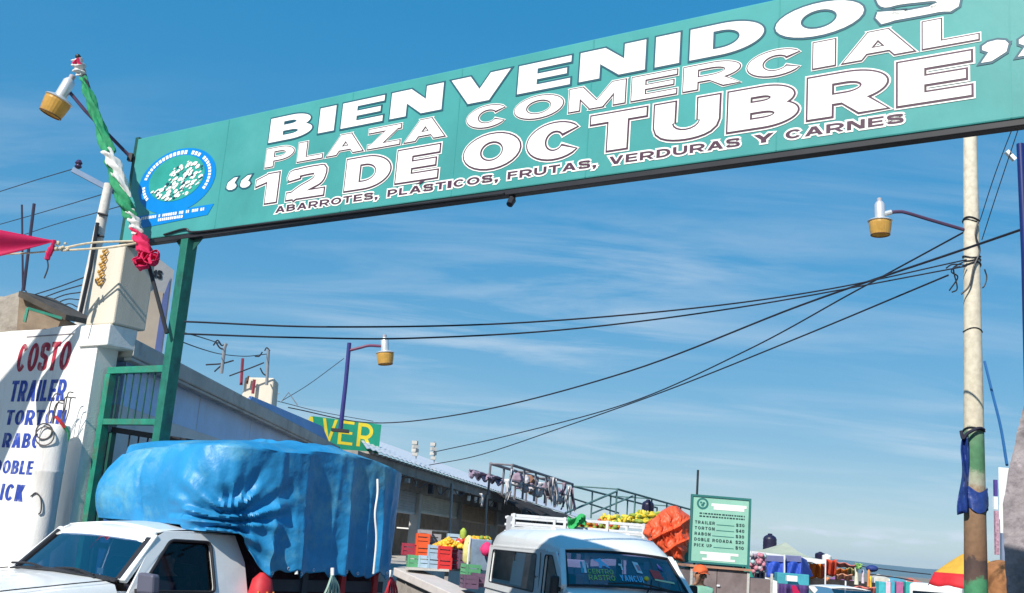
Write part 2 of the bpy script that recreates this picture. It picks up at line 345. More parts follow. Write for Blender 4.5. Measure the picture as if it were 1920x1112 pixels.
# ------------------------------------------------------------------ ground and pavements
m_asph = pm('asphalt', (.075, .072, .07), .9, var=.3, scale=.8, bump=.5, bscale=25, dirt=(.16, .14, .12), damt=.5)
g = MB(); g.grid(lambda u, v: (-900 + 1800 * u, -200 + 2600 * v, .0), 12, 16); tag(g.build('ground', pm('dry_earth', (.24, .2, .15), .95, var=.3, scale=.15, bump=.4), fix=False), kind='structure')
g = MB(); g.add([(-12, -12, .004), (14, -12, .004), (24, 110, .004), (-2, 110, .004)], [(0, 1, 2, 3)]); tag(g.build('road', m_asph, fix=False), kind='structure')
g = MB(); g.hexa([(-9, 7.0, 0), (-4.35, 11.6, 0), (-5.4, 13.1, 0), (-12, 8.4, 0), (-9, 7.0, .14), (-4.35, 11.6, .14), (-5.4, 13.1, .14), (-12, 8.4, .14)])
tag(g.build('pavement', pm('pavement_concrete', (.38, .36, .33), .9, var=.2, bump=.3, dirt=(.18, .16, .14)), bevel=.02), kind='structure')

# ------------------------------------------------------------------ welcome gate
GL = PZ(228, 455, 4.75); GR = PZ(1900, 223, 4.75)
GD = (GR - GL).normalized(); GN = Vector((GD.y, -GD.x, 0)); GN = GN if GN.y < 0 else -GN     # GN faces the street
def gfr(s, z, off=0.): return Vector((GL.x, GL.y, 0)) + GD * s + GN * off + Vector((0, 0, z))
GRZ = math.atan2(GD.y, GD.x)
GM = Matrix.Translation(gfr(0, 0)) @ Matrix.Rotation(GRZ, 4, 'Z')          # local x along the gate, local -y towards the street
def gbox(mb, s0, s1, z0, z1, o0, o1): return mb.box((s0, -o1, z0), (s1, -o0, z1), GM)
m_teal = pm('teal_vinyl', (.058, .29, .278), .40, var=.16, scale=.9, bump=.16, bscale=2.2, dirt=(.09, .34, .32), damt=.5, dscale=.8, spec=.35)
m_green = pm('green_gate_paint', (.022, .21, .14), .45, var=.25, scale=6, dirt=(.10, .07, .05), damt=.55, dscale=4, bump=.15)
m_pgreen = pm('post_green_paint', (.014, .14, .10), .5, var=.3, scale=6, dirt=(.02, .03, .05), damt=.6, dscale=4, bump=.15)
m_dgreen = pm('dark_green_paint', (.012, .075, .06), .5, var=.3, scale=5, dirt=(.05, .03, .02), damt=.5, dscale=5)
m_white = pm('white_vinyl', (.80, .795, .76), .4, var=.04, scale=2)
m_plum = pm('dark_plum_vinyl', (.075, .03, .055), .45, var=.2, scale=8)
m_blk = pm('black_steel', (.018, .018, .022), .5, var=.3)
m_rust = pm('rusty_steel', (.14, .06, .035), .8, var=.4, scale=12, bump=.2)

gate = thing('welcome_gate', 'tall gate with long teal banner sign of big white letters across the top', 'gate', gfr(1.12, 0), GRZ)
mb = MB(); gbox(mb, 0, 11.2, 4.75, 6.0, -.11, 0); panel = mb.build('sign_panel', m_teal, gate, world=True, bevel=.012)
for s in (1.55, 3.35, 4.7, 6.1, 7.75, 9.38):
    mb = MB(); gbox(mb, s, s + .012, 4.76, 5.99, .0008, .0022); mb.build('seam', pm('teal_vinyl_seam', (.048, .27, .255), .35, var=.1), panel, world=True)
mb = MB(); gbox(mb, -.06, 11.2, 4.70, 4.747, -.10, -.006); mb.build('underside_shade_beam', m_blk, gate, world=True, bevel=.006)  # near-black strip; the shade under the sign is put into its colour
mb = MB(); gbox(mb, -.065, -.003, 4.70, 6.03, -.1, -.01); mb.build('end_upright', m_dgreen, gate, world=True, bevel=.005)
for s0 in (1.035, 10.75):
    mb = MB(); gbox(mb, s0, s0 + .115, 0, 4.698, -.14, .0)
    mb.build('gate_post', m_pgreen, gate, world=True, bevel=.006)
    mb = MB(); gbox(mb, s0 - .08, s0 + .21, 0, .02, -.3, .02); mb.build('base_plate', m_dgreen, gate, world=True)
for s in (1.025, 1.18):                                   # small gussets where the post meets the beam
    mb = MB(); mb.slab([gfr(s, 4.698, -.06), gfr(s + (.14 if s > 1.1 else -.14), 4.698, -.06), gfr(s, 4.57, -.06)], GN * -.008); mb.build('gusset', m_dgreen, gate, world=True)
mb = MB(); q = gfr(5.35, 4.70, -.05); mb.tube([q, q - Vector((0, 0, .035))], .028, 8); mb.tube([q - Vector((0, 0, .035)), q - Vector((.02, .03, .09))], [.035, .03], 10); mb.build('spotlight_stub', m_blk, gate, world=True)
mb = MB(); mb.tube(catmull([gfr(.75, 4.77, .012), gfr(1.1, 4.80, .02), gfr(1.28, 4.75, .014), gfr(2.2, 4.74, .012), gfr(4.5, 4.72, .010), gfr(5.3, 4.71, .008)], 8), .011, 6); mb.build('cable_run', m_blk, gate, world=True)
W3 = [(.027, m_white), (.015, m_plum), (0, m_white)]
W2 = [(.018, m_white), (.010, m_plum), (0, m_white)]
D1 = [(.017, pm('deep_blue_green_outline', (.02, .09, .13), .45)), (0, m_white)]
text('BIENVENIDOS', 2.225, 9.07, 5.622, 5.888, gfr, D1, panel, tfr=.33, ty=.215, gap=.15)
text('PLAZA', 2.225, 4.57, 5.352, 5.55, gfr, W2, panel, tfr=.27, ty=.18, gap=.16)
text('COMERCIAL', 4.82, 9.19, 5.362, 5.565, gfr, W2, panel, tfr=.27, ty=.18, gap=.14)
text('``', 1.66, 2.04, 5.05, 5.30, gfr, D1, panel, gap=.1)
text('12', 2.13, 3.11, 4.958, 5.270, gfr, W3, panel, tfr=.30, ty=.215, gap=.27)
text('DE', 3.39, 4.53, 4.958, 5.275, gfr, W3, panel, tfr=.32, ty=.215, gap=.15)
text('OCTUBRE', 4.82, 9.14, 4.962, 5.285, gfr, W3, panel, tfr=.33, ty=.215, gap=.14)
text("''", 9.20, 9.62, 5.05, 5.33, gfr, D1, panel, gap=.1)
S1 = [(.015, m_white), (0, m_plum)]
for wd, a, b in (('ABARROTES,', 2.46, 3.83), ('PLASTICOS,', 3.95, 5.22), ('FRUTAS,', 5.32, 6.21), ('VERDURAS', 6.33, 7.47), ('Y', 7.58, 7.74), ('CARNES', 7.83, 8.69)):
    text(wd, a, b, 4.836, 4.905, gfr, S1, panel, tfr=.25, ty=.20, gap=.18)
mb = MB(); mb.slab([gfr(4.285, 4.918, .006), gfr(4.34, 4.918, .006), gfr(4.39, 4.94, .006), gfr(4.335, 4.94, .006)], GN * .001); mb.build('accent_mark', m_plum, panel, world=True)
# emblem at the left end of the sign
m_eblue = pm('emblem_blue', (.0, .20, .58), .4, var=.1)
emb = MB(); ec, erx, erz = (.81, 5.385), .65, .375
emb.add([gfr(ec[0] + erx * math.cos(t), ec[1] + erz * math.sin(t), .004) for t in [2 * math.pi * i / 48 for i in range(48)]], [list(range(48))])
emb = emb.build('emblem', m_eblue, panel, world=True, fix=False)
m_epic = bpy.data.materials.new('emblem_print'); m_epic.use_nodes = True; t_ = m_epic.node_tree; b_ = t_.nodes['Principled BSDF']
c_ = N(t_, 'ShaderNodeTexCoord'); vv = N(t_, 'ShaderNodeTexVoronoi'); vv.inputs['Scale'].default_value = 17; t_.links.new(c_.outputs['Object'], vv.inputs['Vector'])
rp = N(t_, 'ShaderNodeValToRGB'); rp.color_ramp.interpolation = 'CONSTANT'; e_ = rp.color_ramp.elements
e_[0].color = (.75, .8, .72, 1); e_[1].position = .42; e_[1].color = (.03, .22, .16, 1)
for ps, cc in ((.58, (.8, .84, .78, 1)), (.8, (.02, .06, .2, 1)), (.87, (.7, .78, .68, 1))):
    q = e_.new(ps); q.color = cc
sp_ = N(t_, 'ShaderNodeSeparateColor'); t_.links.new(vv.outputs['Color'], sp_.inputs[0]); t_.links.new(sp_.outputs[0], rp.inputs[0]); t_.links.new(rp.outputs[0], b_.inputs['Base Color'])
mb = MB(); n_ = 40
mb.add([gfr(ec[0] + .47 * math.cos(2 * math.pi * i / n_), ec[1] + .03 + .265 * math.sin(2 * math.pi * i / n_), .007) for i in range(n_)], [list(range(n_))]); mb.build('emblem_picture', pm('emblem_green', (.03, .30, .25), .4, var=.2), emb, world=True, fix=False)
mb = MB()                                                # white and green shapes of the printed crowd, hill and rows
rr = random.Random(5)
for k in range(230):                                    # rows of rounded heads and baskets below a green slope
    t = rr.uniform(0, 6.283); q = rr.random() ** .5; x = q * .44 * math.cos(t); z = q * .245 * math.sin(t)
    if z > .14 + .1 * x / .45 or (x < -.1 and z > -.04 + .25 * (x + .1)): continue
    mb.cur = 1 if rr.random() < .24 else 0; rx_ = rr.uniform(.014, .038) * (.7 if mb.cur else 1); rz_ = rx_ * rr.uniform(.35, .7)
    mb.add([gfr(ec[0] + x + rx_ * math.cos(6.283 * i / 9), ec[1] + .03 + z + rz_ * math.sin(6.283 * i / 9) + .25 * rx_ * math.cos(6.283 * i / 9), .009 + k * .00003) for i in range(9)], [list(range(9))])
mb.build('emblem_figures', [m_white, pm('emblem_dark', (.02, .06, .09), .5)], emb, world=True, fix=False)
def ringmarks(mb, a0, a1, n, rx, rz, cx, cz, hgt, lift, rad=random.Random(3)):
    for i in range(n):
        if rad.random() < .12: continue
        a = R(a0 + (a1 - a0) * i / n); a2 = R(a0 + (a1 - a0) * (i + .72) / n)
        mb.add([gfr(cx + (rx + k * hgt) * math.cos(t), cz + (rz + k * hgt) * math.sin(t), lift) for t, k in ((a, 0), (a2, 0), (a2, 1), (a, 1))], [(0, 1, 2, 3)])
mb = MB(); ringmarks(mb, 215, -38, 38, .53, .295, ec[0], ec[1] + .01, .045, .007); mb.build('emblem_marks', m_white, emb, world=True, fix=False)['kind'] = 'stuff'
mb = MB(); mb.add([gfr(*q, .0045) for q in ((.235, 5.035), (1.5, 5.045), (1.42, 4.93), (.27, 4.885))], [(0, 1, 2, 3)]); rib = mb.build('ribbon', m_eblue, panel, world=True, fix=False)
mb = MB(); rr = random.Random(8); x = .27
while x < 1.36:
    wdt = rr.uniform(.018, .034)
    if rr.random() < .86: mb.add([gfr(x, 4.985, .0075), gfr(x + wdt, 4.985, .0075), gfr(x + wdt, 5.018, .0075), gfr(x, 5.018, .0075)], [(0, 1, 2, 3)])
    if .58 < x < 1.0: mb.add([gfr(x, 4.938, .0075), gfr(x + wdt, 4.938, .0075), gfr(x + wdt, 4.97, .0075), gfr(x, 4.97, .0075)], [(0, 1, 2, 3)])
    x += wdt + .010
mb.build('ribbon_marks', m_white, rib, world=True, fix=False)['kind'] = 'stuff'

# fixed green railing between wall and gate post, with a lower leaf behind it
fence = thing('railing_panel', 'green steel railing panel with thin vertical bars between white wall and gate post', 'railing', gfr(.5, 0), GRZ)
for a in ((-.10, 1.035, 3.27, 3.345), (-.08, 1.035, 2.70, 2.765)):
    mb = MB(); gbox(mb, *a, -.22, -.14); mb.build('rail', m_green, fence, world=True, bevel=.004)
mb = MB(); gbox(mb, -.12, -.03, 0, 3.268, -.225, -.135); mb.build('stile', m_green, fence, world=True, bevel=.004)
for i in range(8):
    s = .09 + i * .123; mb = MB(); mb.tube([gfr(s, 2.766, -.18), gfr(s, 3.269, -.18)], .0085, 6); mb.build('bar', m_dgreen, fence, world=True)
leaf = thing('gate_leaf', 'dark blue and black steel gate leaf below the green railing panel', 'gate leaf', gfr(.5, 0, -.5), GRZ)
mb = MB(); mb.bar(gfr(-.02, 2.66, -.28), gfr(1.08, 2.56, -.52), .05, .06); mb.build('top_rail', m_blk, leaf, world=True)
mb = MB(); gbox(mb, -.05, .01, 0, 2.63, -.31, -.25); mb.build('stile', m_dgreen, leaf, world=True)
for i in range(7):
    s = .22 + i * .125; o = -.28 - .24 * (s + .02) / 1.1; z1 = 2.64 - .1 * (s + .02) / 1.1
    mb = MB(); mb.tube([gfr(s, 2.25, o), gfr(s, z1, o)], .010, 6); mb.build('bar', m_blk, leaf, world=True)
mb = MB(); mb.hexa([gfr(.04, .1, -.29), gfr(1.06, .1, -.51), gfr(1.06, .1, -.53), gfr(.04, .1, -.31), gfr(.04, 2.24, -.29), gfr(1.06, 2.24, -.51), gfr(1.06, 2.24, -.53), gfr(.04, 2.24, -.31)])
mb.build('sheet', pm('blue_sheet_steel', (.02, .08, .24), .5, var=.25, dirt=(.1, .12, .18), damt=.4), leaf, world=True)

# ------------------------------------------------------------------ white price wall with pier
m_lime = pm('white_limewash', (.76, .75, .72), .9, var=.08, scale=1.5, bump=.18, bscale=60, dirt=(.48, .44, .42), damt=.7, dscale=2.6, streak=True)
m_pier = pm('cream_render', (.62, .56, .46), .92, var=.14, scale=2, bump=.2, bscale=70, dirt=(.33, .29, .24), damt=.6, dscale=2.2, streak=True)
m_bared = pm('wall_lettering_red', (.34, .015, .04), .7, var=.35, scale=7, dirt=(.6, .42, .42), damt=.55, dscale=7)
m_bablue = pm('wall_lettering_blue', (.02, .05, .30), .7, var=.35, scale=7, dirt=(.5, .52, .62), damt=.5, dscale=7)
wall = thing('price_wall', 'whitewashed wall hand painted with COSTO and a vehicle list in red and blue', 'wall', gfr(-.3, 0), GRZ)
mb = MB(); tops = [(-5.2, 3.80), (-2.2, 3.80), (-1.9, 3.81), (-1.2, 3.80), (-1.0, 3.82), (-.4, 3.825), (-.14, 3.82)]
mb.slab([gfr(-5.2, 0), gfr(-.14, 0)] + [gfr(s, z) for s, z in tops[::-1]], GN * -.28); wmesh = mb.build('wall', m_lime, wall, world=True, bevel=.012)
mb = MB(); gbox(mb, -1.55, -.62, 3.715, 3.727, .001, .006); mb.build('crack_line', pm('grey_crack', (.2, .18, .2), .9), wall, world=True)
mb = MB(); gbox(mb, -.46, .075, 3.56, 3.80, -.34, .035); mb.build('corbel', m_lime, wall, world=True, bevel=.012)
mb = MB(); gbox(mb, -.40, .10, 3.802, 4.73, -.42, .02); pier = mb.build('pier', m_pier, wall, world=True, bevel=.018)
for wd, a, b, z0, z1, mt in (('COSTO', -1.67, -.62, 3.30, 3.64, m_bared), ('TRAILER', -1.69, -.60, 2.945, 3.195, m_bablue), ('TORTON', -1.69, -.52, 2.67, 2.845, m_bablue), ('RABON', -1.67, -.72, 2.405, 2.575, m_bablue), ('DOBLE R', -1.75, -.70, 2.105, 2.26, m_bablue), ('PICK UP', -1.73, -.55, 1.80, 1.99, m_bablue)):
    text(wd, a, b, z0, z1, gfr, [(0, mt)], wmesh, tfr=.40, ty=.17, gap=.16, slant=.06, lift=.003)
# half-round post standing before the wall, with hooked wires
pc = thing('round_pillar', 'stout round whitewashed pillar in front of the painted price wall', 'pillar', (P(104, 800, 12.25).x, 12.25, 0))
mb = MB(); mb.lathe([(.158 - .003 * math.sin(i * 1.9), z) for i, z in enumerate((0, .4, .8, 1.2, 1.21, 1.23, 1.24, 1.7, 2.12, 2.13, 2.15, 2.16, 2.5, 2.62))] + [(.145, 2.64), (.03, 2.645)], 26); mb.build('shaft', m_lime, pc, smooth=True)
m_wire = pm('dull_wire', (.10, .09, .09), .5, metal=.6)
for k, (a, hgt) in enumerate(((.4, .34), (1.3, .40), (2.3, .30), (3.4, .36), (4.6, .26), (5.6, .33))):
    r0 = .08; b0 = Vector((r0 * math.cos(a), r0 * math.sin(a), 2.60)); mb = MB(); mb.tube(catmull([b0, b0 + Vector((.02 * math.cos(k), .02, hgt * .6)), b0 + Vector((.03, -.01 * k, hgt)), b0 + Vector((.09, -.02, hgt + .01))], 5), .007, 5); mb.build('rod', m_wire, pc)
for k, (zz_, rr_) in enumerate(((2.55, .085), (2.50, .10))):
    mb = MB(); mb.tube([Vector((-.05 + rr_ * math.cos(t) + .02 * k, -.165 - .01 * k, zz_ + rr_ * math.sin(t))) for t in [6.283 * i / 20 for i in range(21)]], .008, 5); mb.build('wire_loop', m_wire, pc)
mb = MB(); mb.tube(catmull([(.03, -.12, 2.72), (.09, -.12, 2.67), (.14, -.10, 2.61)], 5), [.018] * 11, 7); mb.build('red_rag', pm('red_rag', (.5, .03, .03), .9), pc)
mb = MB(); mb.tube(catmull([(.13, -.10, 2.63), (.18, -.08, 2.56), (.19, -.07, 2.47)], 5), [.018, .02, .018, .016, .015, .014, .014, .012, .010, .008, .004], 7); mb.build('green_rag', pm('green_rag', (.03, .22, .10), .9), pc)
mb = MB(); mb.tube(catmull([(-.08, -.15, 1.86), (-.02, -.17, 1.90), (.04, -.17, 1.84), (.06, -.165, 1.72), (.04, -.165, 1.68)], 5), .008, 5); mb.build('wire_hook', m_wire, pc)
# corn husk tassel and ropes on the pier
m_rope = pm('pale_rope', (.55, .47, .34), .9, var=.2, scale=20)
m_husk = pm('ochre_husk', (.45, .25, .05), .85, var=.4, scale=25)
tas = thing('husk_tassel', 'ochre dried husk tassel with a ring hanging on the cream pier', 'tassel', gfr(-.24, 4.28, .03))
for k in range(14):
    z = 4.68 - k * .03; mb = MB(); s = -.24 + .03 * math.sin(k * 2.1); mb.tube([gfr(s - .04, z, .03), gfr(s, z - .03, .055), gfr(s + .045, z + .005, .03)], [.008, .016, .006], 6); mb.build('husk', m_husk, tas, world=True)
mb = MB(); mb.tube([gfr(-.24 + .085 * math.cos(t), 4.34 + .07 * math.sin(t), .035) for t in [math.pi + math.pi * i / 12 for i in range(13)]], .008, 5); mb.build('ring', m_wire, tas, world=True)
def rope(name, label, pts, r, mat, cat='rope', n=6, sm=6):
    q = catmull(pts, sm); mb = MB(); mb.tube(q, r, n); o = mb.build(name, mat, origin=tuple(q[0]), smooth=True); return tag(o, label, cat)
rope('rope', 'pale rope running from left edge to the knot by the pink ribbon', [P(-60, 480, 11.9), P(60, 474, 11.9), P(115, 468, 11.9)], .010, m_rope)
rope('rope', 'upper of two pale ropes between the rope knot and the cream pier', [P(115, 466, 11.9), P(175, 455, 11.85), P(262, 452, 11.8)], .012, m_rope)
rope('rope', 'lower of two pale ropes between the rope knot and the cream pier', [P(115, 470, 11.9), P(180, 466, 11.85), P(215, 463, 11.8), P(262, 455, 11.8)], .012, m_rope)
mb = MB()
for k in range(7): mb.ball(P(100 + 4.5 * k, 462 + 6 * math.sin(k * 2.3), 11.88), .022 + .006 * math.sin(k), nu=7, nv=5)
tag(mb.build('rope_knot', m_rope, origin=P(115, 466, 11.9), smooth=True), 'knotted lump of pale rope beside the pink ribbon', 'rope knot')
# magenta pennant sheet whose tip points at the knot
m_mag = pm('magenta_sheet', (.62, .012, .10), .6, var=.12, scale=2, trans=.25)
mb = MB(); A, B_, C_ = P(106, 452, 11.88), P(-160, 402, 11.4), P(-160, 520, 11.4)
mb.grid(lambda u, v: A.lerp(B_, u).lerp(A.lerp(C_, u), v) + Vector((0, -.10 * u * math.sin(v * 5 + u * 2), 0)), 14, 8)
tag(mb.build('pennant', m_mag, origin=tuple(A), smooth=True, solid=.004), 'magenta plastic pennant pointing right at the left edge of the picture', 'pennant')
mb = MB(); mb.tube(catmull([P(102, 450, 11.85), P(96, 466, 11.85), P(90, 480, 11.85), P(88, 488, 11.85)], 5), [.02] * 5 + [.035] * 5 + [.03] * 5 + [.01], 7)
rb = mb.build('pink_ribbon', m_mag, origin=P(88, 488, 11.85), smooth=True); tag(rb, 'dark pink ribbon end hanging from the rope knot', 'ribbon')
mb = MB(); q0 = P(88, 488, 11.85); mb.tube([q - q0 for q in catmull([P(89, 487, 11.85), P(90, 502, 11.85), P(83, 522, 11.85)], 5)], .009, 5); mb.build('cord_end', m_wire, rb)

# flag cloth wound round a leaning rod
flag = thing('wrapped_flagpole', 'thin leaning rod wrapped in green white and pink cloth beside the lamp', 'flagpole', P(312, 622, 11.55))
RD = [P(148, 106, 11.9), P(205, 290, 11.82), P(258, 430, 11.75), P(285, 520, 11.68), P(313, 625, 11.6)]
mb = MB(); mb.tube(catmull(RD, 6), .022, 8); mb.build('rod', m_blk, flag, world=True)
def wrap(pts, rad, name, mat, amp=.016):
    q = catmull([P(*p) for p in pts], 14); m = len(q); mb = MB(); n = 26; k = 0; vs = []
    for i, p in enumerate(q):
        d = (q[min(i + 1, m - 1)] - q[max(i - 1, 0)]).normalized(); a = d.cross(Vector((0, 1, 0))).normalized(); b = d.cross(a); t = i / (m - 1)
        j0 = t * (len(rad) - 1); j = min(int(j0), len(rad) - 2); r0 = rad[j] + (rad[j + 1] - rad[j]) * (j0 - j)
        for c in range(n):
            an = 6.283 * c / n + t * 4; rr = r0 + amp * math.sin(an * 3 + t * 9) + amp * .6 * math.sin(an * 5 - t * 13)
            vs.append(p + a * rr * math.cos(6.283 * c / n) + b * rr * math.sin(6.283 * c / n))
    fs = [[i * n + c, i * n + (c + 1) % n, (i + 1) * n + (c + 1) % n, (i + 1) * n + c] for i in range(m - 1) for c in range(n)] + [list(range(n))[::-1], [(m - 1) * n + c for c in range(n)]]
    mb.add(vs, fs); return mb.build(name, mat, flag, world=True, smooth=True)
m_fg = pm('flag_green', (.03, .30, .13), .75, var=.3, scale=9, trans=.2); m_fw = pm('flag_white', (.72, .72, .70), .8, var=.1, trans=.2); m_fp = pm('flag_pink', (.72, .02, .11), .75, var=.25, scale=9, trans=.2)
wrap([(144, 112, 11.88), (148, 128, 11.88), (154, 142, 11.88)], [.045, .065, .03], 'white_cloth', m_fw)
mb = MB(); mb.tube([P(137, 120, 11.83), P(146, 112, 11.83), P(151, 124, 11.83)], [.02, .03, .015], 6); mb.build('red_cloth', m_fp, flag, world=True)
mb = MB(); mb.ball(P(146, 106, 11.88), .03); mb.build('tip', m_blk, flag, world=True)
wrap([(155, 145, 11.88), (165, 175, 11.86), (185, 230, 11.84), (205, 288, 11.8)], [.024, .042, .050, .062], 'green_cloth', m_fg)
wrap([(198, 282, 11.78), (212, 305, 11.76), (226, 335, 11.74), (240, 372, 11.74)], [.04, .062, .05, .02], 'white_cloth', m_fw)
wrap([(203, 300, 11.8), (220, 345, 11.78), (236, 385, 11.76), (248, 412, 11.74)], [.035, .062, .070, .045], 'green_cloth', m_fg)
wrap([(243, 395, 11.73), (253, 420, 11.72), (260, 440, 11.7)], [.03, .055, .04], 'white_cloth', m_fw)
wrap([(250, 425, 11.72), (262, 448, 11.7), (272, 470, 11.68), (277, 488, 11.66)], [.03, .06, .07, .05], 'pink_cloth', m_fp)
for k, (x, y, r_) in enumerate(((262, 484, .075), (282, 478, .085), (270, 492, .07), (290, 488, .055), (256, 492, .045))):
    mb = MB(); c0 = P(x, y, 11.62 - .02 * k); Mq = Matrix.Translation(c0) @ Matrix.Rotation(1.25 * k, 4, 'Y') @ Matrix.Rotation(.5 * k - .6, 4, 'X')
    mb.grid(lambda u, v: Mq @ Vector((r_ * (.2 + 1.0 * math.sin(math.pi * u)) * math.cos(6.0 * (u - .5)) * 1.1, (v - .5) * r_ * (.5 + 1.1 * math.sin(math.pi * u)) + .014 * math.sin(u * 23 + k), r_ * 1.0 * math.sin(6.0 * (u - .5)) + .012 * math.sin(v * 11 + u * 9))), 26, 7); mb.build('pink_bow', m_fp, flag, world=True, smooth=True, solid=.004)

# ------------------------------------------------------------------ street lamps
m_alu = pm('cast_aluminium', (.72, .72, .72), .35, metal=.55, var=.06); m_amber = pm('amber_acrylic', (.72, .42, .10), .25, var=.18, scale=6, trans=.35, dirt=(.45, .22, .06), damt=.6, dscale=5)
m_arm = pm('purple_grey_tube', (.10, .06, .12), .45, metal=.3, var=.2)
def lamp_head(parent, M, k=1.):
    mb = MB(); mb.lathe([(.066 * k, .0), (.07 * k, .03 * k), (.068 * k, .22 * k), (.056 * k, .235 * k), (.05 * k, .25 * k)], 16, M); h = mb.build('housing', m_alu, parent, world=True, smooth=True)
    mb = MB(); mb.lathe([(.034 * k, .251 * k), (.036 * k, .30 * k), (.02 * k, .31 * k)], 12, M); mb.build('photocell', pm('grey_photocell', (.35, .33, .36), .5), h, world=True, smooth=True)
    mb = MB(); mb.lathe([(.155 * k, -.028 * k), (.165 * k, -.02 * k), (.15 * k, -.005 * k), (.09 * k, .02 * k), (.062 * k, .024 * k)], 24, M); mb.build('collar', m_alu, h, world=True, smooth=True)
    mb = MB(); n = 48; prof = [(.148, -.03), (.150, -.055), (.138, -.15), (.126, -.215), (.115, -.225)]; vs = []
    for r_, z in prof:
        for j in range(n): vs.append(M @ Vector(((r_ - (.0015 if j % 2 else 0)) * k * math.cos(6.283 * j / n), (r_ - (.0015 if j % 2 else 0)) * k * math.sin(6.283 * j / n), z * k)))
    mb.add(vs, [[i * n + j, i * n + (j + 1) % n, (i + 1) * n + (j + 1) % n, (i + 1) * n + j] for i in range(4) for j in range(n)]); mb.build('diffuser', m_amber, parent, world=True)
    mb = MB(); mb.tube([M @ Vector((.124 * k * math.cos(6.283 * j / 24), .124 * k * math.sin(6.283 * j / 24), -.214 * k)) for j in range(25)], .007 * k, 6, cap=False); mb.build('lower_ring', pm('brown_ring', (.16, .08, .03), .6), parent, world=True)
    mb = MB(); mb.lathe([(.03 * k, -.12 * k), (.045 * k, -.06 * k), (.03 * k, -.03 * k)], 12, M); mb.build('bulb', pm('frosted_bulb', (.8, .78, .7), .3), parent, world=True, smooth=True)
def tiltM(p, up): return Matrix.Translation(p) @ Vector((0, 0, 1)).rotation_difference(Vector(up).normalized()).to_matrix().to_4x4()
la = thing('street_lamp', 'amber bowl street lamp tilting beside the green white wrapped rod', 'street lamp', P(247, 297, 12.2), group='amber bowl street lamps')
lh = P(112, 184, 12.0); lamp_head(la, tiltM(lh, P(132, 150, 12.0) - P(112, 184, 12.0)), 1.0)
mb = MB(); mb.tube([lh + Vector((.06, .02, .12)), P(160, 208, 12.08), P(247, 297, 12.3)], .020, 8); mb.build('arm', m_arm, la, world=True)
mb = MB(); mb.bar(P(246, 288, 12.3), P(243, 302, 12.3), .06, .05); mb.build('bracket', m_blk, la, world=True)
# ------------------------------------------------------------------ concrete utility pole at the right
PD = 14.5
pb = P(1830, 1112, PD); pb.z = 0
m_pole = bpy.data.materials.new('painted_concrete_pole'); m_pole.use_nodes = True; t_ = m_pole.node_tree; b_ = t_.nodes['Principled BSDF']; b_.inputs['Roughness'].default_value = .85
c_ = N(t_, 'ShaderNodeTexCoord'); s_ = N(t_, 'ShaderNodeSeparateXYZ'); t_.links.new(c_.outputs['Object'], s_.inputs[0])
n_ = N(t_, 'ShaderNodeTexNoise'); n_.inputs['Scale'].default_value = 4.5; n_.inputs['Detail'].default_value = 8; n_.inputs['Roughness'].default_value = .7; t_.links.new(c_.outputs['Object'], n_.inputs['Vector'])
ma = N(t_, 'ShaderNodeMath', operation='MULTIPLY_ADD'); t_.links.new(n_.outputs[0], ma.inputs[0]); ma.inputs[1].default_value = .5; t_.links.new(s_.outputs[2], ma.inputs[2])
md_ = N(t_, 'ShaderNodeMath', operation='DIVIDE'); t_.links.new(ma.outputs[0], md_.inputs[0]); md_.inputs[1].default_value = 9.0
rp = N(t_, 'ShaderNodeValToRGB'); e_ = rp.color_ramp.elements
stops = [(0, (.05, .22, .10)), (.222, (.06, .25, .12)), (.226, (.10, .06, .05)), (.250, (.07, .045, .04)), (.255, (.20, .11, .06)), (.31, (.23, .14, .08)), (.345, (.30, .20, .13)), (.352, (.36, .36, .28)), (.372, (.30, .34, .24)), (.378, (.07, .20, .10)), (.415, (.08, .22, .11)), (.433, (.12, .24, .14)), (.436, (.58, .52, .40)), (1, (.66, .61, .50))]
e_[0].position, e_[0].color = 0, (*stops[0][1], 1); e_[1].position, e_[1].color = 1, (*stops[-1][1], 1)
for p_, cc in stops[1:-1]: q = e_.new(p_); q.color = (*cc, 1)
t_.links.new(md_.outputs[0], rp.inputs[0])
n2_ = N(t_, 'ShaderNodeTexNoise'); n2_.inputs['Scale'].default_value = 14; n2_.inputs['Detail'].default_value = 6; t_.links.new(c_.outputs['Object'], n2_.inputs['Vector'])
mx = N(t_, 'ShaderNodeMix', data_type='RGBA', blend_type='MULTIPLY'); mx.inputs['Factor'].default_value = .75
r2 = N(t_, 'ShaderNodeValToRGB'); r2.color_ramp.elements[0].position = .32; r2.color_ramp.elements[0].color = (.74, .72, .70, 1); r2.color_ramp.elements[1].position = .6
t_.links.new(n2_.outputs[0], r2.inputs[0]); t_.links.new(rp.outputs[0], mx.inputs['A']); t_.links.new(r2.outputs[0], mx.inputs['B']); t_.links.new(mx.outputs['Result'], b_.inputs['Base Color'])
bp = N(t_, 'ShaderNodeBump'); bp.inputs['Strength'].default_value = .4; bp.inputs['Distance'].default_value = .01; t_.links.new(n2_.outputs[0], bp.inputs['Height']); t_.links.new(bp.outputs[0], b_.inputs['Normal'])
pole = thing('utility_pole', 'cream concrete utility pole with worn green and brown painted foot', 'utility pole', pb)
mb = MB(); mb.lathe([(.158 - .0088 * z, z) for z in (0, 1, 2, 3, 4, 5, 6, 7, 8, 8.6)], 24); mb.build('shaft', m_pole, pole, smooth=True)
def zat(py, px=1822): return P(px, py, PD).z
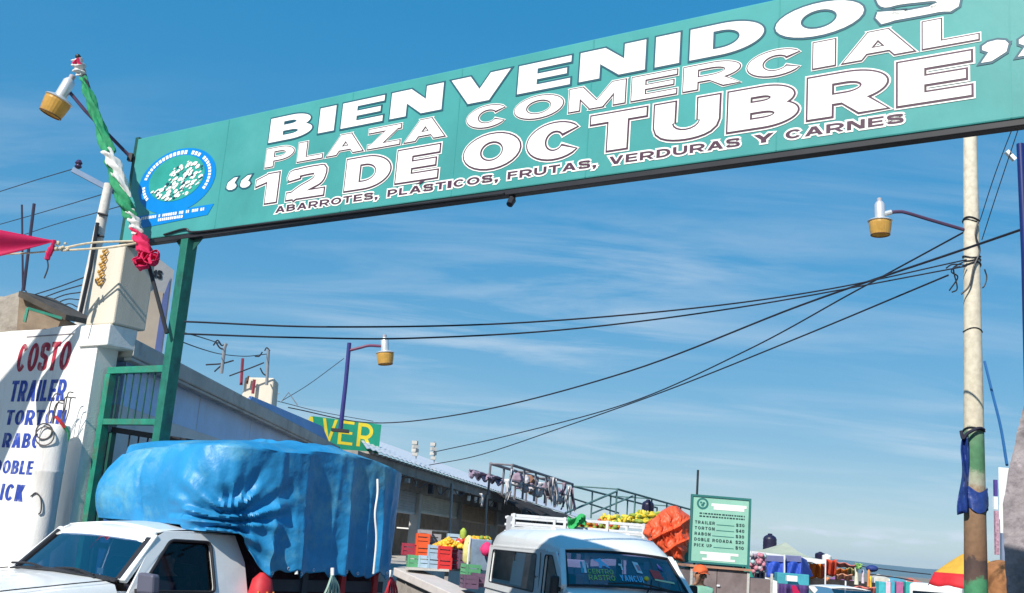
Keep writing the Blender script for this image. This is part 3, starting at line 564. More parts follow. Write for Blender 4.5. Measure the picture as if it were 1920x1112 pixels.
for k, (py, r_) in enumerate(((413, .012), (416, .008), (484, .012), (490, .010), (497, .012), (620, .007), (806, .012))):
    z = zat(py); rad = .158 - .0088 * z + .006; mb = MB(); mb.tube([Vector((rad * math.cos(a), rad * math.sin(a), z + .02 * math.sin(a * 2 + k))) for a in [6.283 * i / 20 for i in range(21)]], r_, 6); mb.build('wire_wrap', m_blk, pole)
mb = MB(); mb.tube(catmull([P(1834, 415, PD - .13), P(1829, 440, PD - .15), P(1837, 470, PD - .14), P(1826, 500, PD - .15), P(1818, 535, PD - .14), P(1802, 552, PD - .1)], 6), .012, 6); mb.build('cable_drop', m_blk, pole, world=True)
for k, pts in enumerate((((1805, 492), (1790, 500), (1784, 510), (1796, 520), (1780, 545)), ((1800, 500), (1788, 505), (1795, 540), (1785, 548)), ((1846, 505), (1850, 520), (1846, 535), (1842, 540)), ((1803, 496), (1785, 496), (1774, 503)))):
    mb = MB(); mb.tube(catmull([P(x, y, PD - .05 * k) for x, y in pts], 5), .010, 5); mb.build('loose_wire', m_blk, pole, world=True)
mb = MB(); mb.tube(catmull([P(1802, 808, PD - .12), P(1806, 822, PD - .15), P(1815, 812, PD - .17), P(1835, 803, PD - .17), P(1845, 806, PD - .1)], 6), .022, 6); mb.build('tie_cloth', pm('black_cloth', (.02, .02, .04), .9), pole, world=True)
lb = thing('street_lamp', 'amber bowl street lamp on purple arm of the cream utility pole', 'street lamp', P(1808, 430, PD - .1), group='amber bowl street lamps')
lp = P(1650, 412, PD); lamp_head(lb, tiltM(lp, P(1649, 376, PD) - lp), 1.0)
mb = MB(); mb.tube(catmull([P(1662, 399, PD), P(1685, 397, PD), P(1700, 399, PD), P(1740, 411, PD), P(1808, 431, PD)], 6), .025, 8); mb.build('arm', m_arm, lb, world=True, smooth=True)
mb = MB(); mb.tube([P(1655, 402, PD), P(1671, 398, PD)], .036, 10); mb.build('clamp', m_alu, lb, world=True)
# blue plastic tied to the pole
m_bplast = pm('blue_plastic', (.02, .05, .22), .4, var=.35, scale=6, bump=.6, bscale=12)
bp_ = thing('blue_plastic_wrap', 'torn blue plastic sheet tied round the cream utility pole', 'plastic sheet', P(1830, 935, PD))
mb = MB(); r0 = .158 - .0088 * 2.7 + .02
mb.grid(lambda u, v: Vector((pb.x, pb.y, 0)) + Vector(((r0 + .012 * math.sin(u * 40 + v * 6)) * math.cos(6.283 * u), (r0 + .012 * math.sin(u * 40 + v * 6)) * math.sin(6.283 * u), zat(957 + 6 * math.sin(u * 19)) + v * (zat(918) - zat(957)))), 36, 6, cu=True); mb.build('wrap_band', m_bplast, bp_, world=True, smooth=True)
mb = MB(); mb.grid(lambda u, v: P(1816 - u * (10 + 10 * v + 3 * math.sin(v * 9)), 815 + v * 145 - 6 * u * math.sin(v * 5), PD - .12 - .05 * math.sin(u * 6 + v * 7)), 6, 18); mb.build('hanging_strip', m_bplast, bp_, world=True, smooth=True, solid=.003)

# other poles
lpol = thing('rear_pole', 'slim whitish pole with a grey cross arm behind the cream pier', 'utility pole', (P(150, 620, 17).x, 17, 0))
mb = MB(); top = P(204, 345, 17); mb.tube([(P(150, 620, 17).x - .2, 17, 0), P(158, 580, 17), P(185, 440, 17), top], [.12, .10, .085, .07], 14); mb.build('shaft', pm('pale_pole_concrete', (.6, .57, .52), .85, var=.2, dirt=(.3, .27, .25), dscale=4), lpol, world=True, smooth=True)
mb = MB(); mb.bar(P(136, 318, 17), P(215, 360, 17.1), .06, .08); mb.build('cross_arm', pm('blue_grey_steel', (.16, .22, .32), .5, metal=.4), lpol, world=True)
mb = MB(); mb.lathe([(.03, 0), (.06, .03), (.04, .06), (.06, .09), (.03, .14)], 10, Matrix.Translation(P(146, 316, 17))); mb.build('insulator', pm('dark_insulator', (.05, .03, .08), .3), lpol, world=True)
for x, y in ((193, 400), (186, 440)):
    mb = MB(); mb.tube([P(x - 9, y, 16.9), P(x + 9, y + 4, 16.9)], .02, 6); mb.build('band', m_blk, lpol, world=True)
mb = MB(); mb.tube([P(183, 418, 16.86), P(170, 500, 16.84), P(150, 590, 16.82)], .03, 6); mb.build('conduit', m_blk, lpol, world=True)
npole = MB(); q0 = P(1913, 270, 11.5); q1 = P(1923, 480, 11.5); npole.tube([(q1.x + .0, 11.5, 0), q1, q0], [.05, .045, .04], 12)
tag(npole.build('navy_post', pm('navy_paint', (.01, .02, .12), .4, var=.2), origin=(q1.x, 11.5, 0), smooth=True), 'thin navy blue post at the right edge behind the sign', 'post')

# ------------------------------------------------------------------ overhead cables
m_cab = pm('black_cable', (.02, .02, .03), .6, var=.2)
def cable(label, pts, r=.012, name='cable', mat=None):
    q = catmull([P(*p) for p in pts], 10); mb = MB(); mb.tube(q, r, 6); return tag(mb.build(name, mat or m_cab, origin=tuple(q[0]), smooth=True), label, 'cable', 'overhead cables')
cable('upper of the two twisted cables from green gate post to the utility pole', [(345, 603, 11.5), (620, 613, 11.9), (960, 606, 12.6), (1300, 578, 13.3), (1560, 541, 13.9), (1812, 487, 14.4)], .0105)
cable('lower of the two twisted cables from green gate post to the utility pole', [(345, 626, 11.5), (560, 633, 11.9), (780, 634, 12.3), (1080, 616, 12.9), (1420, 571, 13.6), (1812, 499, 14.4)], .0105)
cable('thickest black cable sweeping from green yellow sign up to right edge', [(540, 764, 27), (700, 793, 27.5), (900, 770, 24), (1180, 696, 20), (1500, 573, 16), (1800, 470, 12.6), (1980, 408, 11)], .0145)
cable('middle sagging cable from the market roof up to the lamp arm', [(812, 848, 30), (960, 815, 28), (1180, 755, 24), (1400, 657, 20), (1600, 548, 17), (1806, 436, 14.6)], .0125)
cable('lowest sagging cable from the market roof up to the utility pole', [(800, 873, 33), (900, 853, 31), (1050, 803, 27), (1250, 732, 22), (1500, 632, 18), (1778, 516, 14.7)], .0125)
cable('thin wire rising from pole band to the sign at right, left one', [(1838, 412, 14.4), (1868, 320, 14.0), (1912, 205, 13.5)], .007)
wq = cable('thin wire with white clip rising from pole at right', [(1841, 450, 14.4), (1870, 360, 14.0), (1930, 180, 13.3)], .007)
mb = MB(); c0 = P(1894, 291, 13.75); o0 = Vector(wq.location); mb.bar(c0 - o0 + Vector((-.05, 0, .05)), c0 - o0 + Vector((.06, 0, -.06)), .06, .05); mb.build('clip', m_white, wq)
cable('blue drop cable slanting from pole to the crumbling wall', [(1846, 678, 14.3), (1860, 735, 14.0), (1876, 800, 13.5), (1888, 872, 13.0)], .018, mat=pm('blue_cable', (.02, .10, .26), .5))
for lab, pts in (('thin wire from cross arm out of the left edge', [(-40, 372, 22), (60, 340, 20), (140, 316, 17.2)]), ('thin wire reaching the whitish pole at mid height', [(-40, 432, 24), (90, 395, 21), (200, 362, 17.2)]), ('lowest thin wire left of the whitish pole', [(-40, 470, 26), (90, 425, 22), (228, 386, 18)]),
                 ('slack wire between the two pipe masts on the blue roof', [(338, 640, 14), (380, 655, 16), (415, 664, 19), (460, 668, 20), (500, 664, 21)]), ('drooping wire from gate post to first pipe mast', [(338, 622, 13.5), (375, 632, 15), (412, 644, 18.8)]),
                 ('pair of wires dropping from roof to green yellow sign, upper', [(520, 752, 25), (600, 772, 26), (700, 790, 27.3)]), ('pale stay wire rising to the blue lamp post', [(528, 752, 25.5), (580, 720, 26), (645, 672, 26.4)]), ('far thin line crossing the hazy market background', [(1600, 1060, 70), (1680, 1070, 68), (1745, 1077, 66)]), ('dark beam line over the far turquoise stall', [(1632, 1077, 60), (1680, 1083, 59), (1712, 1089, 58)])):
    cable(lab, pts, .008 if pts[0][2] < 50 else .035)
for k in range(5):
    cable(('topmost', 'second from top', 'middle', 'second from bottom', 'lowest')[k] + ' of five bundled wires fanning out left of the whitish pole', [(60 + 8 * k, 554 + 9 * k, 19), (110 + 4 * k, 538 + 8 * k, 18.2), (158 - 3 * k, 520 + 14 * k, 17.2)], .010)

# ------------------------------------------------------------------ left: ruin with reinforcing bars behind the price wall
m_ruin = pm('weathered_concrete', (.36, .32, .27), .95, var=.25, scale=2, bump=.6, bscale=20, dirt=(.15, .12, .10), damt=.7, dscale=2.5)
ruin = thing('rooftop_shed', 'weathered concrete and tin shed top above the price wall at left', 'shed', (P(40, 600, 15).x, 15, 0))
mb = MB(); mb.slab([P(-200, 548, 15.5), P(8, 556, 15.5), P(40, 546, 15.5), P(46, 640, 15.5), P(-200, 660, 15.5)], (0, .8, 0)); mb.build('concrete_stub', m_ruin, ruin, world=True)
mb = MB(); mb.slab([P(36, 545, 15), P(124, 590, 15.2), P(122, 600, 15.2), P(34, 556, 15)], (.1, .9, .1)); mb.build('tin_lid', pm('rusty_dark_tin', (.09, .075, .06), .8, var=.4, scale=5), ruin, world=True)
mb = MB(); mb.slab([P(36, 555, 15.1), P(116, 597, 15.25), P(96, 640, 15.2), P(30, 640, 15.1)], (.05, .5, .0)); mb.build('tin_side', pm('brown_tin', (.26, .19, .13), .8, var=.3, scale=4, dirt=(.1, .07, .05)), ruin, world=True)
mb = MB(); mb.bar(P(52, 578, 14.9), P(116, 597, 15.0), .035, .035); mb.bar(P(52, 578, 14.9), P(46, 604, 14.9), .035, .035); mb.build('green_frame', m_green, ruin, world=True)
mb = MB(); mb.slab([P(-300, 660, 15.3), P(150, 625, 15.3), P(90, 1112, 15.3), P(-300, 1112, 15.3)], (0, .3, 0)); mb.build('rear_wall', m_ruin, ruin, world=True)
m_bar = pm('dark_rebar', (.035, .03, .06), .7, var=.3)
for (x0, y0, x1, y1, r_) in ((43, 545, 41, 384, .014), (44, 545, 64, 382, .022), (41, 546, 58, 430, .010), (48, 545, 60, 570, .010)):
    mb = MB(); mb.tube([P(x0, y0, 15.2), P(x1, y1, 15.2)], r_, 6); mb.build('reinforcing_bar', m_bar, ruin, world=True)
# tall board behind the pier with part of a word and a round mark
bd = thing('poster_board', 'tall pale advertising board with black lettering behind the cream pier', 'billboard', (P(285, 600, 15.2).x, 15.2, 0))
bo = P(246, 640, 15.2); bu = (P(330, 645, 15.6) - bo); bu.z = 0; bu.normalize(); bn_ = Vector((bu.y, -bu.x, 0)); bn_ = bn_ if bn_.y < 0 else -bn_
def bfr(s, z, off=0.): return Vector((bo.x, bo.y, 0)) + bu * s + bn_ * off + Vector((0, 0, z))
def bs(px, py): q = PN(px, py, bo, bn_); return (q - bo).dot(bu), q.z
zt = bs(285, 478)[1]; zb = bs(285, 640)[1]; s1_ = bs(322, 520)[0]
mb = MB(); mb.slab([bfr(-.15, 0), bfr(s1_ + .05, 0), bfr(s1_ + .02, zt - .15), bfr(-.1, zt + .12)], bn_ * -.2); mb.build('board', pm('pale_grey_board', (.45, .44, .43), .8, var=.1, bump=.2, bscale=8), bd, world=True)
sm_ = bs(298, 600)[0]
mb = MB(); mb.slab([bfr(.02, zb - .3, .004), bfr(sm_, zb - .3, .004), bfr(sm_, bs(290, 545)[1], .004), bfr(.02, bs(270, 545)[1], .004)], bn_ * .004); mb.build('beige_panel', pm('beige_print', (.55, .44, .34), .7, var=.1), bd, world=True)
mb = MB(); mb.slab([bfr(sm_, zb - .3, .006), bfr(s1_, zb - .3, .006), bfr(s1_ - .02, bs(320, 520)[1], .006), bfr(sm_, bs(298, 560)[1], .006)], bn_ * .004); mb.build('blue_panel', pm('blue_print', (.13, .17, .38), .7, var=.15), bd, world=True)
a_, z_ = bs(264, 515); text('opas', a_ - .02, bs(304, 512)[0], z_, z_ + .16, bfr, [(0, m_blk)], bd, tfr=.3, ty=.22, lift=.008)
a_, z_ = bs(273, 533); mb = MB(); mb.add([bfr(a_ + .09 * math.cos(6.283 * i / 24), z_ + .09 * math.sin(6.283 * i / 24), .012) for i in range(24)], [list(range(24))]); mb.build('round_mark', pm('teal_print', (.08, .35, .40), .6), bd, world=True, fix=False)
mb = MB(); mb.add([bfr(a_ + .055 * math.cos(6.283 * i / 24), z_ + .01 + .04 * math.sin(6.283 * i / 24), .014) for i in range(24)], [list(range(24))]); mb.build('round_mark_centre', m_white, bd, world=True, fix=False)

# ------------------------------------------------------------------ blue market building on the left
m_bwall = pm('pale_blue_render', (.48, .66, .93), .9, var=.10, scale=1.2, bump=.25, bscale=25, dirt=(.42, .48, .58), damt=.5, dscale=.7)
m_wwall = pm('white_dado', (.62, .62, .62), .9, var=.08, scale=1.2, bump=.25, bscale=25, dirt=(.4, .42, .48), damt=.4)
m_conc = pm('grey_concrete', (.46, .44, .41), .92, var=.16, scale=1.6, bump=.45, bscale=30, dirt=(.22, .20, .19), damt=.6, dscale=1.8)
b1 = thing('blue_building', 'long pale blue market building with concrete roof slab behind the gate', 'building', (-4.6, 13, 0))
A1, A2 = Vector((-4.42, 12.95, 0)), Vector((-4.0, 26.4, 0)); d1 = (A2 - A1).normalized(); n1_ = Vector((d1.y, -d1.x, 0))
def f1(s, z, o=0.): return A1 + d1 * s + n1_ * o + Vector((0, 0, z))
L1 = (A2 - A1).length
def b1box(mb, s0, s1, z0, z1, o0, o1):                   # the near end runs parallel to the price wall
    k = .72 if s0 <= 0 else 0.
    a = s0 - k * o0; b = s0 - k * o1
    return mb.hexa([f1(a, z0, o0), f1(s1, z0, o0), f1(s1, z0, o1), f1(b, z0, o1), f1(a, z1, o0), f1(s1, z1, o0), f1(s1, z1, o1), f1(b, z1, o1)])
mb = MB(); b1box(mb, 0, L1, 0, 2.98, -5, 0); mb.build('lower_wall', m_wwall, b1, world=True)
mb = MB(); b1box(mb, 0, L1, 2.98, 3.49, -5, .004); mb.build('upper_wall', m_bwall, b1, world=True)
mb = MB(); b1box(mb, -.25, L1 + .25, 3.492, 3.70, -5.2, .22); mb.build('roof_slab', m_conc, b1, world=True, bevel=.02)
mb = MB(); b1box(mb, -.25, L1 + .25, 3.45, 3.49, .08, .20); mb.build('drip_edge', m_conc, b1, world=True, bevel=.01)
m_bsheet = pm('blue_tin', (.16, .26, .52), .45, var=.15, scale=2, dirt=(.4, .45, .55), damt=.4, dscale=2)
mb = MB(); mb.add([f1(5.2, 3.72, .16), f1(L1 - 1.0, 3.72, .16), f1(L1 - 1.0, 3.72, .10), f1(5.2, 3.72, .10), f1(5.4, 3.80, .12), f1(L1 - 1.2, 4.02, .02), f1(L1 - 1.2, 4.02, -.02), f1(5.4, 3.80, .08)], [(0, 3, 2, 1), (4, 5, 6, 7), (0, 1, 5, 4), (1, 2, 6, 5), (2, 3, 7, 6), (3, 0, 4, 7)]); mb.build('parapet_sheet', m_bsheet, b1, world=True)
for s in range(3, 13, 3):
    mb = MB(); b1box(mb, s, s + .012, 2.99, 3.448, .0045, .007); mb.build('wall_joint', m_conc, b1, world=True)
m_pipe = pm('galvanised_pipe', (.28, .29, .31), .5, metal=.5, var=.2); m_redp = pm('red_oxide_steel', (.22, .03, .05), .7, var=.3)
rs_ = thing('rooftop_stub', 'rough unfinished concrete block stub on the blue building roof', 'block', P(484, 745, 21.5))
mb = MB(); q = P(484, 762, 21.5); mb.hexa([q + Vector((-.30, -.2, 0)), q + Vector((.30, -.2, 0)), q + Vector((.30, .3, 0)), q + Vector((-.30, .3, 0)), q + Vector((-.28, -.2, .52)), q + Vector((.28, -.2, .55)), q + Vector((.28, .3, .52)), q + Vector((-.28, .3, .5))]); mb.build('block', m_pier, rs_, world=True, bevel=.03)
for (x, y0, y1, mt, r_) in ((452, 722, 672, m_redp, .03), (474, 738, 712, m_redp, .03), (463, 720, 705, m_rust, .02)):
    mb = MB(); mb.tube([P(x, y0, 21.2), P(x + 3, y1, 21.2)], r_, 6); mb.build('steel_stub', mt, rs_, world=True)
def mast(label, pts, D, extra=()):
    t = thing('service_mast', label, 'pipe mast', P(*pts[0], D)); mb = MB(); mb.tube([P(x, y, D) for x, y in pts], .03, 8); mb.build('pipe', m_pipe, t, world=True)
    for e in extra: mb = MB(); mb.tube(catmull([P(x, y, D) for x, y in e], 4), .014, 5); mb.build('wire', m_cab, t, world=True)
mast('left grey pipe mast with curled wires on the blue building roof', [(415, 700), (421, 652), (424, 644)], 18.8, [[(400, 648), (408, 638), (416, 648), (424, 644)], [(386, 684), (415, 682), (438, 676)], [(402, 697), (412, 688), (418, 684)], [(404, 640), (412, 652), (421, 656)]])
mast('right grey pipe mast beside the concrete stub on the blue roof', [(500, 722), (503, 660), (503, 656)], 21, [[(430, 705), (470, 690), (495, 680)], [(488, 690), (493, 700), (500, 705)], [(478, 668), (486, 668), (492, 660)], [(496, 658), (500, 652), (506, 658)]])
an = thing('roof_antenna', 'small bent wire antenna at far end of the blue roof', 'antenna', P(536, 760, 25)); mb = MB(); mb.tube([P(526, 755, 25), P(541, 736, 25), P(558, 760, 25)], .014, 5); mb.tube([P(514, 738, 25), P(524, 738, 25)], .014, 5); mb.build('wire', m_pipe, an, world=True)

# blue lamp post on the roof corner
lc = thing('street_lamp', 'amber bowl street lamp on slim dark blue post above the blue roof', 'street lamp', P(637, 806, 26.2), group='amber bowl street lamps')
lp = P(722, 660, 26.2); lamp_head(lc, tiltM(lp, P(721, 630, 26.2) - lp), 1.36)
mb = MB(); mb.tube([P(638, 808, 26.2), P(648, 720, 26.2), P(655, 643, 26.2)], [.055, .05, .05], 10); mb.build('post', pm('dark_blue_post', (.03, .03, .16), .4, var=.2), lc, world=True)
mb = MB(); mb.tube(catmull([P(655, 657, 26.2), P(675, 652, 26.2), P(692, 648, 26.2), P(714, 649, 26.2)], 6), .035, 8); mb.build('arm', pm('maroon_arm', (.13, .03, .08), .5), lc, world=True, smooth=True)
mb = MB(); mb.bar(P(622, 806, 26.2), P(654, 809, 26.2), .2, .07); mb.build('foot_plate', m_blk, lc, world=True)
# green sign with yellow letters
gs = thing('green_sign', 'green signboard with yellow letters beyond the blue roof', 'sign', (P(660, 820, 29).x, 29, 0))
so_ = P(590, 858, 29); su = (P(714, 858, 29.8) - so_); su.z = 0; su.normalize(); sn = Vector((su.y, -su.x, 0)); sn = sn if sn.y < 0 else -sn
def sfr(s, z, off=0.): return Vector((so_.x, so_.y, 0)) + su * s + sn * off + Vector((0, 0, z))
def ss(px, py): q = PN(px, py, so_, sn); return (q - so_).dot(su), q.z
z0_, z1_ = ss(690, 850)[1], ss(690, 793)[1]; se = ss(713, 820)[0]
m_sgreen = pm('sign_green', (.02, .30, .18), .5, var=.12); m_yel = pm('sign_yellow', (.80, .62, .04), .5, var=.12)
mb = MB(); mb.slab([sfr(-.2, z0_), sfr(se, z0_), sfr(se, z1_), sfr(-.2, z1_)], sn * -.15); mb.build('board', m_sgreen, gs, world=True, bevel=.01)
zr0, zr1 = ss(690, 839)[1], ss(690, 793)[1] - .02
a0, a1 = ss(670, 815)[0], ss(699, 815)[0]; lw = a1 - a0
text('R', a0, a1, zr0, zr1, sfr, [(0, m_yel)], gs, tfr=.24, ty=.15); 
for c, k in (('E', -.52), ('V', -.98), ('A', -1.5)): text(c, a0 + k * 1.0, a0 + k * 1.0 + lw * .95, zr0, zr1, sfr, [(0, m_yel)], gs, tfr=.2, ty=.12)
for k in (.3, 1.3):
    mb = MB(); mb.tube([sfr(k, 0, -.08), sfr(k, z0_, -.08)], .05, 8); mb.build('support', m_dgreen, gs, world=True)

# ------------------------------------------------------------------ second market building with roller shutters
E0, E1 = PZ(716, 850, 3.5), PZ(936, 922, 3.5); E0.z = E1.z = 0; d2 = (E1 - E0).normalized(); n2v = Vector((d2.y, -d2.x, 0))
def f2(s, z, o=0.): return E0 + d2 * s + n2v * o + Vector((0, 0, z))
def b2(mb, s0, s1, z0, z1, o0, o1): return mb.hexa([f2(s0, z0, o0), f2(s1, z0, o0), f2(s1, z0, o1), f2(s0, z0, o1), f2(s0, z1, o0), f2(s1, z1, o0), f2(s1, z1, o1), f2(s0, z1, o1)])
FO = -1.0
def s2(px, py, o=FO): q = PN(px, py, f2(0, 0, o), n2v); return (q - E0).dot(d2), q.z
hall = thing('market_hall', 'grey market hall with roller shutters and pale tin roof behind the van', 'building', f2(12, 0, -4))
m_tin = pm('pale_tin_roof', (.62, .63, .66), .4, metal=.25, var=.10, scale=1, dirt=(.4, .36, .33), damt=.4, dscale=.8)
m_beam = pm('sooty_beam', (.29, .265, .24), .9, var=.25, dirt=(.12, .10, .09), damt=.6, dscale=2, bump=.3)
HL = 62
m_soot_ = pm('dark_box_paint', (.05, .045, .05), .8, var=.4)
mb = MB(); nr = 150
def roof(u, v):
    s = -1.5 + (HL + 1.5) * u; s = s + (13 + (HL - 13) * u - s) * v; k = int(round(u * nr * 2)) % 2
    return f2(s, 3.46 + 1.6 * v + (.03 if k else 0), .12 - 5.0 * v)
mb.grid(roof, nr * 2, 1); mb.build('roof_sheet', m_tin, hall, world=True, solid=.012, fix=False)
mb = MB(); b2(mb, -1.5, HL, 3.18, 3.40, -.10, -.02); mb.build('eave_beam', m_beam, hall, world=True)
mb = MB(); rr = random.Random(4)
for i in range(70):
    s = -1 + i * .36; b2(mb, s, s + .14, 3.40, 3.45, -.9, .08)
mb.build('rafter_ends', m_beam, hall, world=True); hall.children[-1]['kind'] = 'stuff'
mb = MB(); b2(mb, -1.5, HL, 2.98, 3.40, FO - .25, FO); mb.build('lintel', m_beam, hall, world=True)
mb = MB(); b2(mb, -1.5, HL, 1.05, 3.38, -5.3, -5.0); mb.build('rear_wall', m_beam, hall, world=True)
mb = MB(); b2(mb, -1.7, -1.5, 0, 3.4, -5.0, .0); mb.build('end_wall', m_beam, hall, world=True)
mb = MB(); b2(mb, -1.5, HL, 0, 1.05, -5.0, .35); mb.build('loading_dock', m_conc, hall, world=True, bevel=.02)
pil = [s2(787, 940)[0], s2(863, 955)[0], s2(932, 965)[0]]
step = pil[1] - pil[0]
bays = [pil[0] - step, pil[0], pil[1], pil[2]] + [pil[2] + step * k for k in range(1, 7)]
m_shut = [pm('ribbed_grey_shutter', (.52, .52, .52), .5, metal=.2, var=.12), pm('cream_shutter', (.62, .57, .48), .6, var=.1, dirt=(.3, .27, .24), damt=.4), pm('beige_shutter', (.60, .46, .33), .6, var=.12, dirt=(.3, .22, .16), damt=.4)]
for i, s in enumerate(bays):
    mb = MB(); b2(mb, s - .14, s + .14, 1.05, 2.98, FO - .22, FO + .04); mb.build('pillar', m_conc if i % 2 else m_beam, hall, world=True, bevel=.015)
    if i + 1 < len(bays):
        e = bays[i + 1]; zb_ = (2.42, 2.50, 2.46, 2.5, 2.3, 2.6)[i % 6]; nsl = 8; sh = None
        mb = MB(); b2(mb, s + .14, e - .14, zb_ - .05, zb_, FO - .14, FO - .06); sh = mb.build('shutter', m_shut[i % 3], hall, world=True)
        for k in range(nsl):
            z0, z1 = zb_ + (2.98 - zb_) * k / nsl, zb_ + (2.98 - zb_) * (k + .93) / nsl; mb = MB(); mb.hexa([f2(s + .14, z0, FO - .14), f2(e - .14, z0, FO - .14), f2(e - .14, z0, FO - .06), f2(s + .14, z0, FO - .06), f2(s + .14, z1, FO - .14), f2(e - .14, z1, FO - .14), f2(e - .14, z1, FO - .09), f2(s + .14, z1, FO - .09)]); mb.build('slat', m_shut[i % 3], sh, world=True)
for s in [pil[0] - .5 + k * step * .95 for k in range(7)]:
    mb = MB(); mb.tube([f2(s, 1.05, .1), f2(s, 3.3, .02)], .035, 8); mb.build('eave_post', m_pipe, hall, world=True)
mb = MB(); b2(mb, pil[1] + .3, pil[1] + 1.6, 2.0, 2.04, FO - 2.2, FO - .4); mb.build('shelf', m_white, hall, world=True)
for k in range(3): mb = MB(); mb.box((0, 0, 0), (1, 1, 1), Matrix.Translation(f2(2 + 4.2 * k, 1.05, -4.2)) @ Matrix.Rotation(.2, 4, 'Z') @ Matrix.Diagonal((1.1, 1.6, 1.1, 1))); mb.build('stacked_load', pm('dim_sacks', (.25, .22, .2), .9, var=.4, scale=5), hall, world=True, bevel=.1)
rg = random.Random(14)
for k in range(16):
    s = -.5 + k * 1.05 + rg.uniform(-.3, .3); z = 3.16 - rg.uniform(0, .05); a_ = rg.uniform(.08, .22); mb = MB(); b2(mb, s, s + a_, z - rg.uniform(.08, .26), z, -.14, -.14 + rg.uniform(.05, .14)); mb.build('eave_box', [m_soot_, m_beam, m_conc, m_white][rg.randrange(4)], hall, world=True, bevel=.01)
for k in range(6):
    s = .5 + 2.3 * k; mb = MB(); mb.tube(catmull([f2(s, 3.17, .0), f2(s + .7, 3.02 - .05 * (k % 3), .0), f2(s + 1.6, 3.16, .0)], 6), .012, 5); mb.build('eave_wire', m_cab, hall, world=True)
# long dark awning hung in front of the far bays
awn = thing('dark_awning', 'blackened awning under the rag hung scaffold on the market hall', 'awning', f2(20, 0, .5))
m_soot_shade = pm('soot_black_and_shade', (.03, .026, .026), .95, var=.5, scale=3, bump=.5)
mb = MB(); s0 = s2(938, 925, .3)[0]; s1 = s2(1085, 955, .6)[0]
mb.grid(lambda u, v: f2(s0 + (s1 - s0) * u, 3.42 - .55 * v + .06 * math.sin(u * 40) * v, .15 + .9 * v + .08 * math.sin(u * 23)), 60, 4); mb.build('canvas', m_soot_shade, awn, world=True, smooth=True, solid=.01)
mb = MB(); mb.grid(lambda u, v: f2(s0 + (s1 - s0) * u, 2.87 - v * (.28 + .14 * math.sin(u * 31) + .08 * math.sin(u * 77)), 1.06 + .05 * math.sin(u * 40)), 80, 3); mb.build('valance', m_soot_shade, awn, world=True, solid=.006)
mb = MB(); b2(mb, s1 + .2, s1 + 12, 2.85, 3.3, .14, .3); mb.build('fascia', m_soot_shade, awn, world=True)
for k in range(4):
    mb = MB(); s = s0 + (s1 - s0) * (k + .2) / 4; mb.tube([f2(s, 0, 1.05), f2(s, 2.9, 1.05)], .04, 8); mb.build('post', m_pipe, awn, world=True)
# scaffold with rags
def scaffold(label, A, B, dep, nposts, drop, mat, rails=2, D=None):
    t = thing('roof_scaffold', label, 'scaffold', A - Vector((0, 0, drop)))
    dv = (B - A); back = Vector((-n2v.x, -n2v.y, 0)) * dep
    for bk in (Vector(), back):
        mb = MB(); mb.tube([A + bk, B + bk], .05, 6); mb.build('top_rail', mat, t, world=True)
        mb = MB(); mb.tube([A + bk - Vector((0, 0, drop * .5)), B + bk - Vector((0, 0, drop * .5))], .03, 6) if rails > 1 else None
        if rails > 1: mb.build('mid_rail', mat, t, world=True)
        for i in range(nposts):
            q = A + dv * i / (nposts - 1) + bk; mb = MB(); mb.tube([q, q - Vector((0, 0, drop))], .045, 6); mb.build('upright', mat, t, world=True)
    for i in range(0, nposts, 2):
        q = A + dv * i / (nposts - 1); mb = MB(); mb.tube([q, q + back], .035, 6); mb.build('cross_tube', mat, t, world=True)
    return t
m_sc1 = pm('weathered_tube', (.17, .16, .18), .6, metal=.3, var=.3); m_sc2 = pm('green_grey_tube', (.08, .16, .16), .6, var=.3)
sA, sB = P(960, 872, 36), P(1074, 908, 47)
sc = scaffold('weathered tube scaffold hung with rags on the market hall roof', sA, sB, .7, 7, 1.0, m_sc1)
mb = MB(); mb.tube([sB, sB + (sA - sB) * .2 - Vector((0, 0, 1.1))], .035, 6); mb.build('brace', m_sc1, sc, world=True)
m_rag = [pm('grey_rag', (.45, .43, .45), .95, var=.3, scale=5), pm('mauve_rag', (.30, .22, .28), .95, var=.3, scale=5), pm('pale_rag', (.6, .58, .58), .95, var=.2), pm('brown_rag', (.28, .14, .09), .95, var=.4, scale=5)]
rr = random.Random(21)
def rag(px, py, D, w_, h_, mt, label, grp='rags hung on the scaffold', seed=0):
    mb = MB(); sd = seed * 1.7; q0 = P(px, py, D)
    mb.grid(lambda u, v: P(px + w_ * (u - .5) * (1 - .35 * v * abs(math.sin(sd + 2))) + 2.5 * math.sin(v * 4 + sd), py + h_ * v * (1 - .25 * abs(math.sin(u * 5 + sd))), D + .12 * math.sin(u * 7 + v * 4 + sd)), 5, 8)
    return tag(mb.build('rag', mt, origin=tuple(q0), smooth=True, solid=.01), label, 'rag', grp)
rgs = [(951, 898, 34.5, 11, 50, 2, 'pale rag hanging at the left foot of the scaffold'), (958, 880, 35.5, 6, 50, 0, 'grey rag wound on the leftmost scaffold upright'), (1035, 895, 42, 10, 58, 0, 'long grey rag hanging at the middle of the scaffold'), (1043, 898, 43, 6, 56, 2, 'narrow pale rag beside the long grey one on scaffold'), (1056, 905, 44, 8, 30, 1, 'mauve rag on the right half of the scaffold'), (1066, 912, 45, 7, 50, 2, 'pale rag hanging near the right end of the scaffold'), (1075, 915, 46, 6, 50, 1, 'mauve rag at the right end upright of the scaffold'), (903, 925, 31, 5, 28, 2, 'small white rag hanging below the hall eave')]
for i, a in enumerate(rgs): rag(*a[:5], m_rag[a[5]], a[6], seed=i)
mb = MB(); bn = random.Random(9); q0 = P(985, 905, 38)
